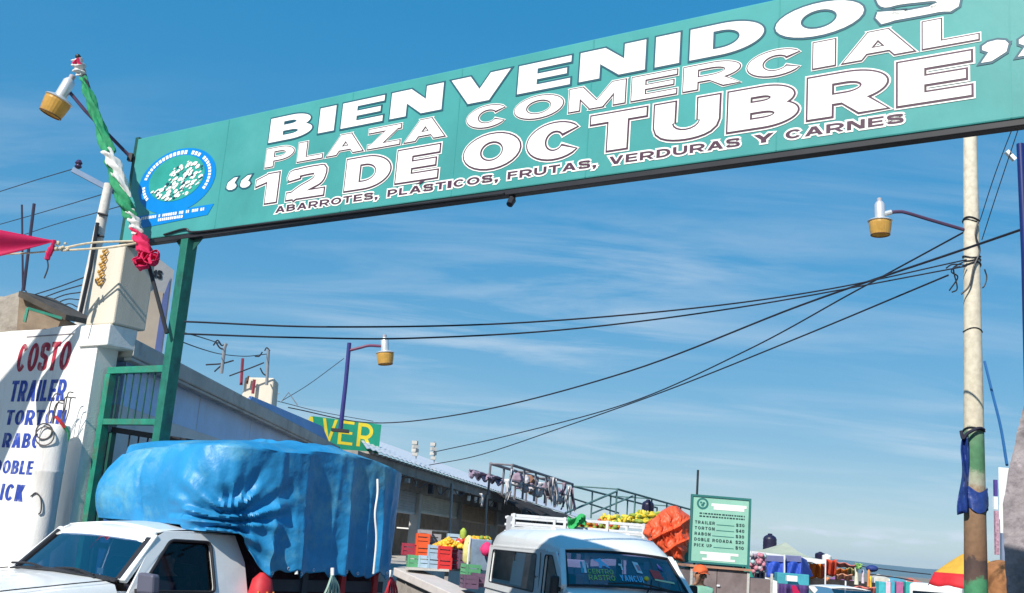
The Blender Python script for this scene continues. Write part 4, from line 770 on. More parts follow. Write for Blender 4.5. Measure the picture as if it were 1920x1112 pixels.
for i in range(70):
    u = bn.random(); q = P(968 + 80 * u, 902 + 26 * u + bn.uniform(-10, 12), 37 + 8 * u + bn.uniform(-.3, .5)); mb.cur = bn.randrange(4); mb.ball(q, bn.uniform(.08, .22), Matrix.Rotation(bn.uniform(0, 3), 4, 'X'), 6, 4, bn.uniform(.4, 1.0))
tag(mb.build('junk_heap', m_rag, origin=tuple(q0)), 'jumbled heap of brown and grey junk inside the scaffold', 'junk', kind='stuff')
mb = MB(); q0 = P(905, 895, 36)
mb.grid(lambda u, v: P(880 + 62 * u, 880 + 16 * u + v * (13 + 4 * math.sin(u * 30)), 35 + 2 * u + .3 * math.sin(u * 14 + v * 5)), 30, 5); tag(mb.build('folded_tarp', m_rag[1], origin=tuple(q0), smooth=True, solid=.05), 'crumpled mauve tarpaulin lying along the hall roof edge', 'tarpaulin')
sc2 = scaffold('plain green grey railing frame on the far hall roof', P(1157, 917, 50), P(1300, 957, 63), 2.0, 6, 1.25, m_sc2, rails=1)
mb = MB(); mb.tube([P(1157, 921, 50), P(1060, 962, 47)], .045, 6); mb.tube([P(1187, 930, 52), P(1110, 963, 50)], .04, 6); mb.tube([P(1075, 935, 49), P(1160, 962, 52)], .04, 6); mb.build('brace', m_sc2, sc2, world=True)
def tank(label, px, py, D, r_, h_, mat):
    t = thing('water_tank', label, 'water tank', P(px, py, D), group='rooftop water tanks'); mb = MB()
    mb.lathe([(r_ * .95, 0), (r_, .06 * h_), (r_ * .97, .2 * h_), (r_, .24 * h_), (r_ * .97, .4 * h_), (r_, .44 * h_), (r_ * .96, .6 * h_), (r_, .66 * h_), (r_ * .85, .8 * h_), (r_ * .5, .9 * h_), (r_ * .36, .91 * h_)], 18); mb.build('shell', mat, t, smooth=True)
    mb = MB(); mb.lathe([(r_ * .34, .9 * h_), (r_ * .36, .97 * h_), (r_ * .2, h_)], 14); mb.build('lid', mat, t, smooth=True)
m_tank = pm('black_tank_plastic', (.018, .015, .045), .4, var=.3)
tank('dark water tank behind the railing frame above the yellow fruit', 1214, 966, 55, .30, .75, m_tank)
for lab, x, y0, y1, D in (('left thin pale vent stack on the hall roof', 778, 855, 826, 30), ('right thin pale vent stack on the hall roof', 812, 862, 828, 31.5)):
    t = thing('vent_stack', lab, 'vent stack', P(x, y0 + 6, D)); 
    for k in range(4): mb = MB(); mb.box((-.07, -.07, 0), (.07, .07, .09), Matrix.Translation(P(x, y0 - (y0 - y1) * k / 4, D)) @ Matrix.Rotation(k, 4, 'Z')); mb.build('block', m_conc, t, world=True)
    mb = MB(); mb.tube([P(x + 2, y0 + 6, D), P(x + 3, y1, D)], .015, 5); mb.build('rod', m_pipe, t, world=True)
# ------------------------------------------------------------------ vehicles: shared helpers
m_carw = pm('white_car_paint', (.82, .83, .82), .3, var=.03, scale=1.5, coat=.5, dirt=(.6, .57, .52), damt=.3, dscale=2.2)
m_trim = pm('black_trim', (.02, .02, .024), .5, var=.2); m_int = pm('dark_cabin', (.03, .03, .04), .8, var=.3)
m_tyre = pm('tyre_rubber', (.02, .02, .02), .85, var=.3, bump=.3); m_rim = pm('steel_rim', (.35, .35, .36), .4, metal=.7)
def rnd(p, r_, n=4):
    out = []; m = len(p)
    for i in range(m):
        a, b, c = Vector(p[i - 1]), Vector(p[i]), Vector(p[(i + 1) % m]); r1 = min(r_, (a - b).length * .45, (c - b).length * .45)
        q0 = b + (a - b).normalized() * r1; q1 = b + (c - b).normalized() * r1
        for k in range(n + 1): t = k / n; q = q0 * (1 - t) ** 2 + b * 2 * t * (1 - t) + q1 * t * t; out.append((q.x, q.y))
    return out
def holed(outer, holes, fn):                             # (x, z) polygon with holes mapped through fn
    loops = [outer] + holes; flat = [q for lp_ in loops for q in lp_]
    tri = tessellate_polygon([[Vector((q[0], q[1], 0)) for q in lp_] for lp_ in loops]); mb = MB(); mb.add([fn(*q) for q in flat], [list(t) for t in tri]); return mb
def loft(secs):
    mb = MB(); m = 2 * len(secs[0][1]) - 1; vs = []
    for x, pr in secs:
        full = [(y, z) for y, z in pr] + [(-y, z) for y, z in pr[-2::-1]]; vs += [(x, y, z) for y, z in full]
    fs = [[i * m + j, i * m + j + 1, (i + 1) * m + j + 1, (i + 1) * m + j] for i in range(len(secs) - 1) for j in range(m - 1)] + [list(range(m)), [(len(secs) - 1) * m + j for j in range(m)][::-1]]
    mb.add(vs, fs); return mb
def wheel(parent, x, y, r_=.33, wd=.2):
    M = Matrix.Translation((x, y, r_)) @ Matrix.Rotation(math.pi / 2, 4, 'X')
    mb = MB(); mb.lathe([(r_ * .62, -wd / 2), (r_ * .93, -wd / 2), (r_, -wd * .35), (r_, wd * .35), (r_ * .93, wd / 2), (r_ * .62, wd / 2)], 28, M, cap=False); wh = mb.build('tyre', m_tyre, parent, smooth=True)
    mb = MB(); mb.lathe([(r_ * .62, -wd * .42), (r_ * .5, -wd * .3), (r_ * .2, -wd * .42), (.01, -wd * .42)], 20, M); mb.lathe([(.01, wd * .42), (r_ * .2, wd * .42), (r_ * .5, wd * .3), (r_ * .62, wd * .42)], 20, M); mb.build('rim', m_rim, wh, smooth=True)
# ---- people
def person(name, label, loc, rz, J, rad, top_mat, leg_mat, skin_mat, hat=None, hair=None, waist=.95, cuff=None):
    """one continuous skinned body; J: joints (x right, y back, z up; faces -y), built in local space"""
    t = thing(name, label, 'person', loc, rz)
    E_ = [('pel', 'spine'), ('spine', 'chest'), ('chest', 'neck'), ('neck', 'jaw'), ('jaw', 'head'), ('head', 'crown')]
    for s in 'lr':
        E_ += [('chest', s + 'sh'), (s + 'sh', s + 'el'), (s + 'el', s + 'wr'), (s + 'wr', s + 'ha'), ('pel', s + 'hip'), (s + 'hip', s + 'kn'), (s + 'kn', s + 'an'), (s + 'an', s + 'to')]
    keys = list(J); me = bpy.data.meshes.new('body'); me.from_pydata([J[k] for k in keys], [(keys.index(a), keys.index(b)) for a, b in E_], [])
    o = bpy.data.objects.new('body', me); COL.objects.link(o)
    sk = o.modifiers.new('skin', 'SKIN'); sb = o.modifiers.new('sub', 'SUBSURF'); sb.levels = 2; sb.render_levels = 2
    for i, k in enumerate(keys): sv = me.skin_vertices[0].data[i]; q = rad[k]; sv.radius = q if isinstance(q, tuple) else (q, q); sv.use_root = (k == 'pel')
    dg_ = bpy.context.evaluated_depsgraph_get(); ev = o.evaluated_get(dg_); nm = bpy.data.meshes.new_from_object(ev); o.modifiers.clear(); o.data = nm; bpy.data.meshes.remove(me)
    nm.materials.clear()
    for q in (skin_mat, top_mat, leg_mat): nm.materials.append(q)
    nk = J['neck'][2]
    for p in nm.polygons:
        c = p.center; dw = min((c - Vector(J['lwr'])).length, (c - Vector(J['rwr'])).length, (c - Vector(J['lha'])).length, (c - Vector(J['rha'])).length)
        p.material_index = 0 if c.z > nk - .01 or dw < .09 else (2 if (c - Vector(J['pel'])).length > .16 and c.z < waist + .0 and min((c - Vector(J[s + j])).length for s in 'lr' for j in ('el', 'sh')) > .16 else 1)
        p.use_smooth = True
    o.parent = t; h = Vector(J['head'])
    for s in (-1, 1):                                    # five fingers on each hand, thumb from the side of the palm
        wv = Vector(J[('l' if s < 0 else 'r') + 'wr']); hv = Vector(J[('l' if s < 0 else 'r') + 'ha']); d = (hv - wv).normalized(); sd = d.cross(Vector((0, 1, 0))).normalized()
        for k in range(4):
            b0 = hv + sd * (.024 - .016 * k); ln = (.07, .08, .075, .06)[k]; mb = MB(); mb.tube([b0 - d * .02, b0 + d * ln * .5, b0 + d * ln * .85 + Vector((0, -.025, 0))], [.0095, .0085, .006], 7); mb.build('finger', skin_mat, t, smooth=True)
        b0 = wv.lerp(hv, .5) + sd * .03; mb = MB(); mb.tube([b0, b0 + d * .04 + sd * .03, b0 + d * .07 + sd * .03], [.012, .010, .007], 7); mb.build('thumb', skin_mat, t, smooth=True)
    mb = MB(); mb.slab([h + Vector((-.018, -.088, -.03)), h + Vector((.018, -.088, -.03)), h + Vector((0, -.095, .03))], (0, -.02, -.004)); mb.build('nose', skin_mat, t)
    for s in (-1, 1):
        mb = MB(); mb.ball(h + Vector((s * .034, -.083, .018)), .011, nu=8, nv=5); mb.build('eye', m_int, t)
        mb = MB(); mb.ball(h + Vector((s * .093, .005, -.01)), .03, Matrix.Diagonal((.35, .7, 1, 1)), 8, 6); mb.build('ear', skin_mat, t, smooth=True)
    mb = MB(); mb.bar(h + Vector((-.026, -.086, -.062)), h + Vector((.026, -.086, -.062)), .008, .010); mb.build('mouth', pm('lip', (.25, .08, .07), .6), t)
    if hair:
        mb = MB(); mb.grid(lambda u, v: h + Vector((.106 * math.sin(v * 1.9) * math.cos(6.283 * u), .012 + .112 * math.sin(v * 1.9) * math.sin(6.283 * u), .025 + .118 * math.cos(v * 1.9) + (.05 * v * v if math.sin(6.283 * u) < -.2 else 0))), 22, 7, cu=True); mb.build('hair', hair, t, smooth=True)
    if hat:
        mb = MB(); mb.grid(lambda u, v: h + Vector((.113 * math.sin(v * 1.57) * math.cos(6.283 * u), .0 + .122 * math.sin(v * 1.57) * math.sin(6.283 * u), .045 + .105 * math.cos(v * 1.57))), 22, 6, cu=True); cp = mb.build('cap', hat, t, smooth=True)
        mb = MB(); mb.grid(lambda u, v: h + Vector(((u - .5) * .17, -.10 - .085 * v * math.sin(math.pi * (.15 + .7 * u)), .052 - .02 * v - .02 * (2 * u - 1) ** 2)), 8, 3); mb.build('peak', hat, cp, smooth=True, solid=.006)
    return t
RAD = dict(pel=(.15, .11), spine=(.13, .10), chest=(.16, .115), neck=.058, jaw=(.064, .07), head=(.086, .098), crown=(.062, .07))
for s in 'lr': RAD.update({s + 'sh': .072, s + 'el': .047, s + 'wr': .034, s + 'ha': (.042, .022), s + 'hip': .098, s + 'kn': .066, s + 'an': .046, s + 'to': (.042, .032)})
def stand(h=1.66, head=(0, 0, 0)):
    k = h / 1.70; hx, hy, hz_ = head
    J = dict(pel=(0, 0, .93), spine=(0, 0, 1.12), chest=(0, .01, 1.32), neck=(0, .015, 1.46), jaw=(hx * .5, hy * .5 - .005, 1.535), head=(hx, hy - .01, 1.60), crown=(hx, hy, 1.655))
    for s, g_ in (('l', -1), ('r', 1)): J.update({s + 'sh': (g_ * .18, .01, 1.38), s + 'el': (g_ * .24, .03, 1.10), s + 'wr': (g_ * .24, -.08, .88), s + 'ha': (g_ * .24, -.11, .80), s + 'hip': (g_ * .095, 0, .87), s + 'kn': (g_ * .11, -.01, .47), s + 'an': (g_ * .115, .02, .09), s + 'to': (g_ * .13, -.12, .04)})
    return {a: tuple(c * k for c in b) for a, b in J.items()}
def sit(z=.55, reach=.42, wz=.45):
    J = dict(pel=(0, 0, z + .10), spine=(0, .03, z + .30), chest=(0, .05, z + .50), neck=(0, .04, z + .64), jaw=(0, .02, z + .715), head=(0, .01, z + .78), crown=(0, .02, z + .835))
    for s, g_ in (('l', -1), ('r', 1)): J.update({s + 'sh': (g_ * .18, .05, z + .56), s + 'el': (g_ * .24, -.12, z + .36), s + 'wr': (g_ * .17, -reach + .06, z + wz), s + 'ha': (g_ * .16, -reach, z + wz + .03), s + 'hip': (g_ * .10, -.03, z + .10), s + 'kn': (g_ * .13, -.44, z + .12), s + 'an': (g_ * .13, -.60, z - .25), s + 'to': (g_ * .13, -.74, z - .28)})
    return J
m_skin = pm('brown_skin', (.36, .18, .11), .55, var=.1, scale=10); m_dkcloth = pm('black_jacket', (.02, .02, .024), .85, var=.3, scale=8); m_jean = pm('navy_trousers', (.03, .04, .09), .85, var=.2); m_hair = pm('black_hair', (.012, .010, .010), .6, var=.4, scale=30)

# ------------------------------------------------------------------ white pickup leaving the gate
PHI = R(34); fwd = Vector((-math.sin(PHI), -math.cos(PHI), 0)); lft = Vector((math.cos(PHI), -math.sin(PHI), 0))
W0 = P(222, 1085, 9.45); TO = W0 - lft * .70; TO.z = 0
TRZ = math.atan2(fwd.y, fwd.x)
tr = thing('pickup_truck', 'white pickup truck with blue tarpaulin load driving out under the gate', 'pickup truck', TO, TRZ)
def hp(zb, w_): return [(w_ * .94, .42), (w_, .62), (w_ * 1.0, .90), (w_ * .965, zb - .10), (w_ * .90, zb - .025), (w_ * .6, zb + .012), (0, zb + .025)]
mb = loft([(1.78, hp(.80, .70)), (1.70, hp(.92, .78)), (1.2, hp(1.08, .81)), (.6, hp(1.16, .82)), (.06, hp(1.215, .825))]); mb.build('hood', m_carw, tr, smooth=True)
mb = MB()
for s in (-1, 1): mb.grid(lambda u, v: ((.06 - 1.38 * u), s * (.77 + .055 * math.sin(math.pi * min(1, v * 1.15)) - .02 * v), .42 + .72 * v), 6, 8)
mb.build('cab_side', m_carw, tr, smooth=True)
mb = MB(); mb.box((-1.30, -.76, .42), (.05, .76, 1.08)); mb.build('cabin_tub', m_int, tr)
mb = MB(); mb.grid(lambda u, v: (-.40 - .92 * u, (v - .5) * 2 * (.60 - .02 * u), 1.585 + .10 * math.sin(math.pi * (.12 + .76 * v)) * math.sin(math.pi * (.22 + .5 * u)) + .015), 12, 12); mb.build('roof', m_carw, tr, smooth=True, solid=.02)
mb = MB(); mb.grid(lambda u, v: (-.285 - .125 * v + .02 * math.sin(math.pi * u), (u - .5) * 2 * (.635 - .035 * v), 1.525 + .09 * v + .055 * math.sin(math.pi * u) * (.4 + .3 * v)), 12, 2); mb.build('windscreen_header', m_carw, tr, smooth=True, solid=.02)
wsb, wst = (0.0, .70, 1.225), (-.30, .635, 1.535)
mb = MB(); mb.grid(lambda u, v: (wsb[0] + (wst[0] - wsb[0]) * v + .07 * (1 - (2 * u - 1) ** 2), (u - .5) * 2 * (wsb[1] + (wst[1] - wsb[1]) * v), wsb[2] + (wst[2] - wsb[2]) * v + .025 * (1 - (2 * u - 1) ** 2)), 12, 6); mb.build('windscreen', glass('windscreen_glass', (.34, .40, .58), .32), tr, smooth=True)
mb = MB(); mb.grid(lambda u, v: (.05 + .07 * (1 - (2 * u - 1) ** 2) - .06 * v, (u - .5) * 1.44, 1.215 + .03 * (1 - (2 * u - 1) ** 2) + .014 * v), 12, 1); mb.build('cowl', m_trim, tr, solid=.012)
for s in (-1, 1):
    mb = MB(); mb.bar((-.01, s * .735, 1.215), (-.36, s * .635, 1.59), .08, .05); mb.build('front_pillar', m_carw, tr, bevel=.012)
    mb = MB(); mb.bar((-.01, s * .70, 1.215), (-.33, s * .622, 1.555), .05, .065); mb.build('pillar_seal', m_trim, tr)
    mb = holed([(-1.34, 1.12), (-.02, 1.12), (-.33, 1.57), (-.46, 1.63), (-1.26, 1.63), (-1.34, 1.40)], [rnd([(-.13, 1.145), (-.95, 1.145), (-.95, 1.565), (-.50, 1.565)], .05)], lambda x, z: (x, s * (.805 - .36 * (z - 1.12) ** 1.1), z))
    dr = mb.build('door_frame', m_carw, tr, solid=.03)
    gp = rnd([(-.13, 1.145), (-.95, 1.145), (-.95, 1.565), (-.50, 1.565)], .05); mb = MB(); mb.add([(x, s * (.795 - .36 * (z - 1.12) ** 1.1), z) for x, z in gp], [list(range(len(gp)))]); mb.build('window_pane', glass('side_glass', (.55, .55, .58), .0), dr, fix=False)
    mb = MB(); q = [Vector((x, s * (.822 - .36 * (z - 1.12) ** 1.1), z)) for x, z in gp]; mb.tube(q + [q[0]], .014, 6, cap=False); mb.build('window_seal', m_trim, dr)
    mb = MB(); mb.box((-1.0, s * .835 - .003, .5), (-.99, s * .835 + .003, 1.12)); mb.build('door_seam', m_trim, dr)
    mb = MB(); mb.bar((-.78, s * .845, 1.02), (-.92, s * .845, 1.02), .03, .025); mb.build('handle', m_trim, dr)
    if s < 0: wheel(tr, 1.15, s * .74); wheel(tr, -2.45, s * .74); continue
    mr = MB(); mr.hexa([(-.06, s * .86, 1.135), (-.06, s * 1.06, 1.14), (-.14, s * 1.06, 1.14), (-.16, s * .86, 1.135), (-.05, s * .86, 1.30), (-.05, s * 1.05, 1.295), (-.13, s * 1.05, 1.295), (-.15, s * .86, 1.30)]); mo = mr.build('wing_mirror', pm('grey_mirror_shell', (.10, .10, .14), .45, var=.15), tr, bevel=.02)
    mb = MB(); mb.bar((-.10, s * .79, 1.14), (-.10, s * .90, 1.16), .03, .04); mb.build('mirror_arm', m_trim, mo)
    mb = MB(); mb.slab([(1.70, s * .55, .72), (1.71, s * .76, .72), (1.68, s * .77, .88), (1.69, s * .55, .88)], (.05, 0, 0)); mb.build('headlight', pm('headlight_lens', (.6, .62, .65), .15), tr)
    wheel(tr, 1.15, s * .74); wheel(tr, -2.45, s * .74)
for k, y in enumerate((.30, -.32)):
    mb = MB(); mb.tube(catmull([(.075, y + .18, 1.245), (.06, y - .1, 1.275), (.05, y - .38, 1.262)], 6), .010, 5); mb.tube([(.09, y + .22, 1.225), (.07, y, 1.268)], .012, 5); mb.build('wiper', m_trim, tr)
for s in (-1, 1):
    mb = MB(); mb.tube(catmull([(-.42, s * .575, 1.625), (-.8, s * .575, 1.655), (-1.30, s * .555, 1.64)], 6), .007, 5); mb.build('roof_gutter', m_trim, tr)
    mb = MB(); mb.tube(catmull([(.08, s * .70, 1.222), (.6, s * .68, 1.168), (1.2, s * .66, 1.092), (1.68, s * .62, .93)], 6), .005, 5); mb.build('hood_seam', m_trim, tr)
    mb = MB(); mb.tube([(-.04, s * .832, 1.12), (-.02, s * .836, .85), (.0, s * .825, .5)], .006, 5); mb.build('door_seam', m_trim, tr)
mb = MB(); mb.box((1.70, -.8, .42), (1.86, .8, .62)); mb.build('bumper', m_trim, tr, bevel=.03)
mb = MB(); mb.box((1.72, -.5, .70), (1.76, .5, .86)); mb.build('grille', m_trim, tr)
for y in (.34, -.34): mb = MB(); mb.box((-1.0, y - .22, .9), (-.82, y + .22, 1.36)); mb.build('seat', m_int, tr, bevel=.05)
mb = MB(); mb.tube([(-.38 + .05 * math.sin(t), .36 + .18 * math.cos(t), 1.16 + .15 * math.sin(t)) for t in [6.283 * i / 20 for i in range(21)]], .014, 6); mb.build('steering_wheel', m_trim, tr)
mb = MB(); mb.box((-.03, .38, 1.255), (-.025, .46, 1.30), Matrix.Rotation(0, 4, 'Z')); mb.build('sticker', pm('pale_green_sticker', (.5, .7, .6), .5), tr)
mb = MB(); mb.bar((-.30, -.1, 1.47), (-.30, .1, 1.47), .03, .05); mb.build('rear_view_mirror', m_trim, tr)
# bed
m_bed = pm('dark_bed_steel', (.035, .04, .055), .7, var=.3, dirt=(.10, .05, .05), damt=.5, dscale=3)
mb = MB(); mb.box((-3.30, -.83, .55), (-1.40, .83, .60)); mb.build('bed_floor', m_bed, tr)
for s in (-1, 1): mb = MB(); mb.box((-3.30, s * .83 - .025, .601), (-1.40, s * .83 + .025, 1.02)); mb.build('bed_side', m_carw, tr, bevel=.02)
for x in (-3.30, -1.45): mb = MB(); mb.box((x - .02, -.80, .601), (x + .02, .80, 1.04)); mb.build('bed_end', m_carw, tr)
m_red = pm('red_stake_paint', (.45, .02, .03), .6, var=.25, scale=6)
for s in (-1, 1):
    for x in (-1.55, -2.05, -2.6, -3.1): mb = MB(); mb.box((x - .035, s * .82 - .02, 1.021), (x + .035, s * .82 + .02, 2.1)); mb.build('stake', m_red if x in (-2.6, -3.1) else m_bed, tr)
    for z in (1.16, 1.5, 1.85): mb = MB(); mb.box((-3.25, s * .80 - .015, z), (-1.5, s * .80 + .015, z + .11)); mb.build('stake_rail', m_bed, tr)
mb = MB(); mb.box((-3.25, -.70, .605), (-1.5, .70, 2.2)); mb.build('cargo', pm('dark_cargo', (.05, .02, .035), .9, var=.6, scale=4, bump=.5), tr, bevel=.1)
# tarpaulin
m_tarp = pm('blue_tarpaulin', (.02, .225, .47), .46, var=.25, scale=1.4, bump=.3, bscale=18, dirt=(.17, .40, .44), damt=.7, dscale=1.0, spec=.4)
t_ = m_tarp.node_tree; c_ = N(t_, 'ShaderNodeTexCoord'); dn = N(t_, 'ShaderNodeTexNoise'); dn.inputs['Scale'].default_value = 3; t_.links.new(c_.outputs['Object'], dn.inputs['Vector'])
va = N(t_, 'ShaderNodeVectorMath', operation='MULTIPLY_ADD'); va.inputs[1].default_value = (.35, .35, .35); t_.links.new(dn.outputs['Color'], va.inputs[0]); t_.links.new(c_.outputs['Object'], va.inputs[2])
vo = N(t_, 'ShaderNodeTexVoronoi', feature='DISTANCE_TO_EDGE'); vo.inputs['Scale'].default_value = 4.2; t_.links.new(va.outputs[0], vo.inputs['Vector'])
b2_ = N(t_, 'ShaderNodeBump'); b2_.inputs['Strength'].default_value = .22; b2_.inputs['Distance'].default_value = .03; t_.links.new(vo.outputs['Distance'], b2_.inputs['Height'])
pb_ = t_.nodes['Principled BSDF']; old = pb_.inputs['Normal'].links[0].from_node; t_.links.new(old.outputs[0], b2_.inputs['Normal']); t_.links.new(b2_.outputs[0], pb_.inputs['Normal'])
XC, HX, HY, NE = -2.125, 1.355, .93, 7.0
tie = Vector((-1.0, .95, 1.74))
_tl = [(0., 0.)]; _pp = None; _ln = 0.                   # even spacing round the rim
for i in range(4001):
    t = 6.283185 * i / 4000; c, s = math.cos(t), math.sin(t); q = Vector((HX * math.copysign(abs(c) ** (2 / NE), c), HY * math.copysign(abs(s) ** (2 / NE), s)))
    if _pp is not None: _ln += (q - _pp).length; _tl.append((_ln, t))
    _pp = q
def even(u):
    g_ = u * _ln; lo, hi = 0, len(_tl) - 1
    while hi - lo > 1:
        m_ = (lo + hi) // 2
        if _tl[m_][0] <= g_: lo = m_
        else: hi = m_
    a, b = _tl[lo], _tl[hi]; return a[1] + (b[1] - a[1]) * (g_ - a[0]) / max(1e-9, b[0] - a[0])
def even_inv(x):                                         # rim parameter of a point x along the near side
    lo, hi = .02, .48
    for _ in range(40):
        m_ = (lo + hi) / 2; c = math.cos(even(m_))
        if XC + HX * math.copysign(abs(c) ** (2 / NE), c) > x: lo = m_
        else: hi = m_
    return lo
def tarp(u, v):
    t = even(u); c, s = math.cos(t), math.sin(t)
    wq = max(0., min(1., c * 2.2)) * max(0., min(1., s * 2.2)); ne = NE + (4.5 - NE) * wq        # the near front corner is pulled round
    ex = math.copysign(abs(c) ** (2 / ne), c); ey = math.copysign(abs(s) ** (2 / ne), s)
    x = XC + HX * ex; y = HY * ey
    front = max(0., min(1., (x + 1.20) / .30)); front = front * front * (3 - 2 * front); near = max(0., ey); far = max(0., -ey)
    zt_ = 2.52 + .035 * math.sin(x * 2.2 + 1) - .10 * far * front - .07 * max(0, (-2.4 - x)) - .05 * front * (1 - near)
    k = max(0., (v - .30) / .70)
    sx = 1 - .07 * front * (1 - k) ** 2 * (1 - .8 * near); sy = 1 - .20 * far * front * (1 - k) ** 2
    if v < .30:
        kk = (v / .30) ** .8
        z = zt_ - .05 * (v / .30) ** 5 + .06 * (1 - (v / .30) ** 2) + .025 * nz(x * kk * 3, y * kk * 3, 1)
        return Vector((XC + (x - XC) * kk * sx, y * kk * sy, z))
    sm = max(0., min(1., (-1.10 - x) / .30)); sm = sm * sm * (3 - 2 * sm)
    zb_ = 1.66 * (1 - sm) + 1.335 * sm
    zb_ += (.025 * math.sin(x * 14) + .02 * math.sin(x * 31)) * sm if near > .5 else .04 * front
    z = zt_ - .05 + (zb_ - zt_ + .05) * k
    out = Vector((c * abs(c) ** .2, s * abs(s) ** .2, 0)).normalized()
    bul = .08 * (1 - near) * math.sin(math.pi * min(1, k * 1.02)) * front
    f_ = 0.
    if near > .5:                                        # hanging folds on the near side
        rmp = (.18 + .82 * min(1, k * 1.3)) * min(1., (near - .5) / .3) * min(1, max(0, (-.95 - x) / .25))
        def ridge(q, sh): w_ = abs(math.sin(q)); return (1 - w_) ** sh
        f_ += rmp * (.10 * ridge(4.1 * x + .9 * math.sin(2.3 * x) + .12 * k, 1.3) + .055 * ridge(7.3 * x + 1.1 + .5 * math.sin(4 * x) - .3 * k, 1.6) - .05 + .022 * nz(x * 6, k * 1.4, 3))
    d = Vector((x, y, z)) - tie; dist = d.length             # gathered creases running to the tie point
    g_ = math.exp(-(dist / .50) ** 2)
    if near > .3: f_ += g_ * (.045 * math.sin(math.atan2(d.z, d.x * .8 + d.y) * 14 + 1.2) + .022 * math.sin(math.atan2(d.z, d.x) * 21)) - .11 * math.exp(-(dist / .16) ** 2)
    cr = y + .10 + .22 * (z - 2)
    f_ += front * (.03 * nz(y * 3 + 9, z * 2.0, 4) + .012 * nz(y * 9, z * 6, 2) - .035 * math.exp(-(cr / .04) ** 2) + .03 * math.exp(-((cr - .08) / .07) ** 2) + .018 * math.exp(-((y + .72) / .04) ** 2))
    f_ += .006 * nz(x * 12, y * 12, z * 12)
    return Vector((XC + (x - XC) * sx, y * sy, z)) + out * (bul + f_)
mb = MB(); mb.grid(tarp, 420, 84, cu=True); tarp_o = mb.build('tarpaulin', m_tarp, tr, smooth=True, solid=.006)
tarp_o.data.polygons.foreach_set('use_smooth', [True] * len(tarp_o.data.polygons))
for xq in (-2.78,):
    mb = MB(); mb.tube(catmull([(xq - .03, .965, 2.30), (xq, 1.01, 2.15), (xq + .02, 1.02, 1.95), (xq - .03, 1.03, 1.7), (xq - .05, 1.02, 1.36)], 6), .010, 6); mb.build('tie_cord', m_white, tarp_o)
for xq in (-1.75, -2.25, -3.15):
    mb = MB(); mb.tube([(xq, .985, 1.40), (xq, .995, 1.33)], .018, 8); mb.build('toggle', m_white, tarp_o)
for k in range(9):
    q = tarp(even_inv(-1.45 - .21 * k), .985); mb = MB(); mb.tube([q + Vector((0, .004, .012)) + Vector((.014 * math.cos(6.283 * j / 8), .004, .014 * math.sin(6.283 * j / 8))) for j in range(9)], .004, 5, cap=False); mb.build('eyelet', m_alu, tarp_o)
m_grope = pm('pale_green_rope', (.30, .42, .36), .9, var=.2)
for xq, mt in ((-2.25, m_grope), (-3.15, m_red)):
    for k in range(5):
        a = -.10 + .05 * k; mb = MB(); mb.tube(catmull([(xq, .99, 1.34), (xq + a, 1.0 + .01 * k, 1.22), (xq + a * 1.3, 1.0, 1.05), (xq + a * .5, 1.0, .95)], 5), .011, 5); mb.build('rope_loop', mt, tarp_o)
bag = thing('striped_bag', 'red bag with orange stripes hanging behind the pickup cab', 'bag', TO + fwd * -1.42 + lft * .90 + Vector((0, 0, .75)), TRZ)
mb = MB(); mb.lathe([(.05, 0), (.10, .04), (.115, .2), (.115, .40), (.09, .52), (.03, .58)], 18); bgo = mb.build('sack', m_red, bag, smooth=True)
for a in (.6, 1.3, 2.0, 2.6): mb = MB(); mb.tube([(.117 * math.cos(a), .117 * math.sin(a), z) for z in (.1, .2, .3, .42)], .009, 5); mb.build('stripe', pm('orange_stripe', (.75, .25, .05), .7), bgo)
drv = person('person', 'driver in dark clothes at the wheel of the white pickup', TO + fwd * -.72 + lft * .38, TRZ + math.pi / 2, sit(.62, .36, .52), RAD, m_dkcloth, m_jean, m_skin, hair=m_hair, waist=.75)

# ------------------------------------------------------------------ white passenger van
PSI = R(12); vf = Vector((math.sin(PSI), -math.cos(PSI), 0)); vl = Vector((math.cos(PSI), math.sin(PSI), 0))
V0 = P(1062, 1090, 14.3) + vl * .80; V0.z = 0; VRZ = math.atan2(vf.y, vf.x)
van = thing('passenger_van', 'white high roof passenger van with lettered windscreen facing the camera', 'van', V0, VRZ)
def vp(zt, w_): return [(w_ * .95, .32), (w_, .5), (w_ * 1.01, .8), (w_, zt - .12), (w_ * .96, zt - .03), (w_ * .6, zt + .01), (0, zt + .025)]
mb = loft([(.66, vp(.72, .70)), (.60, vp(.95, .78)), (.45, vp(1.12, .83)), (.25, vp(1.24, .845)), (.02, vp(1.325, .85))]); mb.build('hood', m_carw, van, smooth=True)
mb = MB()
for s in (-1, 1): mb.grid(lambda u, v: (.02 - 4.74 * u, s * (.83 + .03 * math.sin(math.pi * min(1, v * 1.1))), .32 + .78 * v), 10, 8)
mb.grid(lambda u, v: (-4.72 - .03 * math.sin(math.pi * u), -.83 + 1.66 * u, .32 + .8 * v), 6, 4); mb.build('lower_body', m_carw, van, smooth=True)
mb = MB(); mb.box((-4.6, -.79, .4), (-.05, .79, .9)); mb.build('cabin_floor', m_int, van)
mid = [(.812, 1.69), (.81, 1.78), (.775, 1.90), (.67, 1.985), (.35, 2.03), (0, 2.04)]
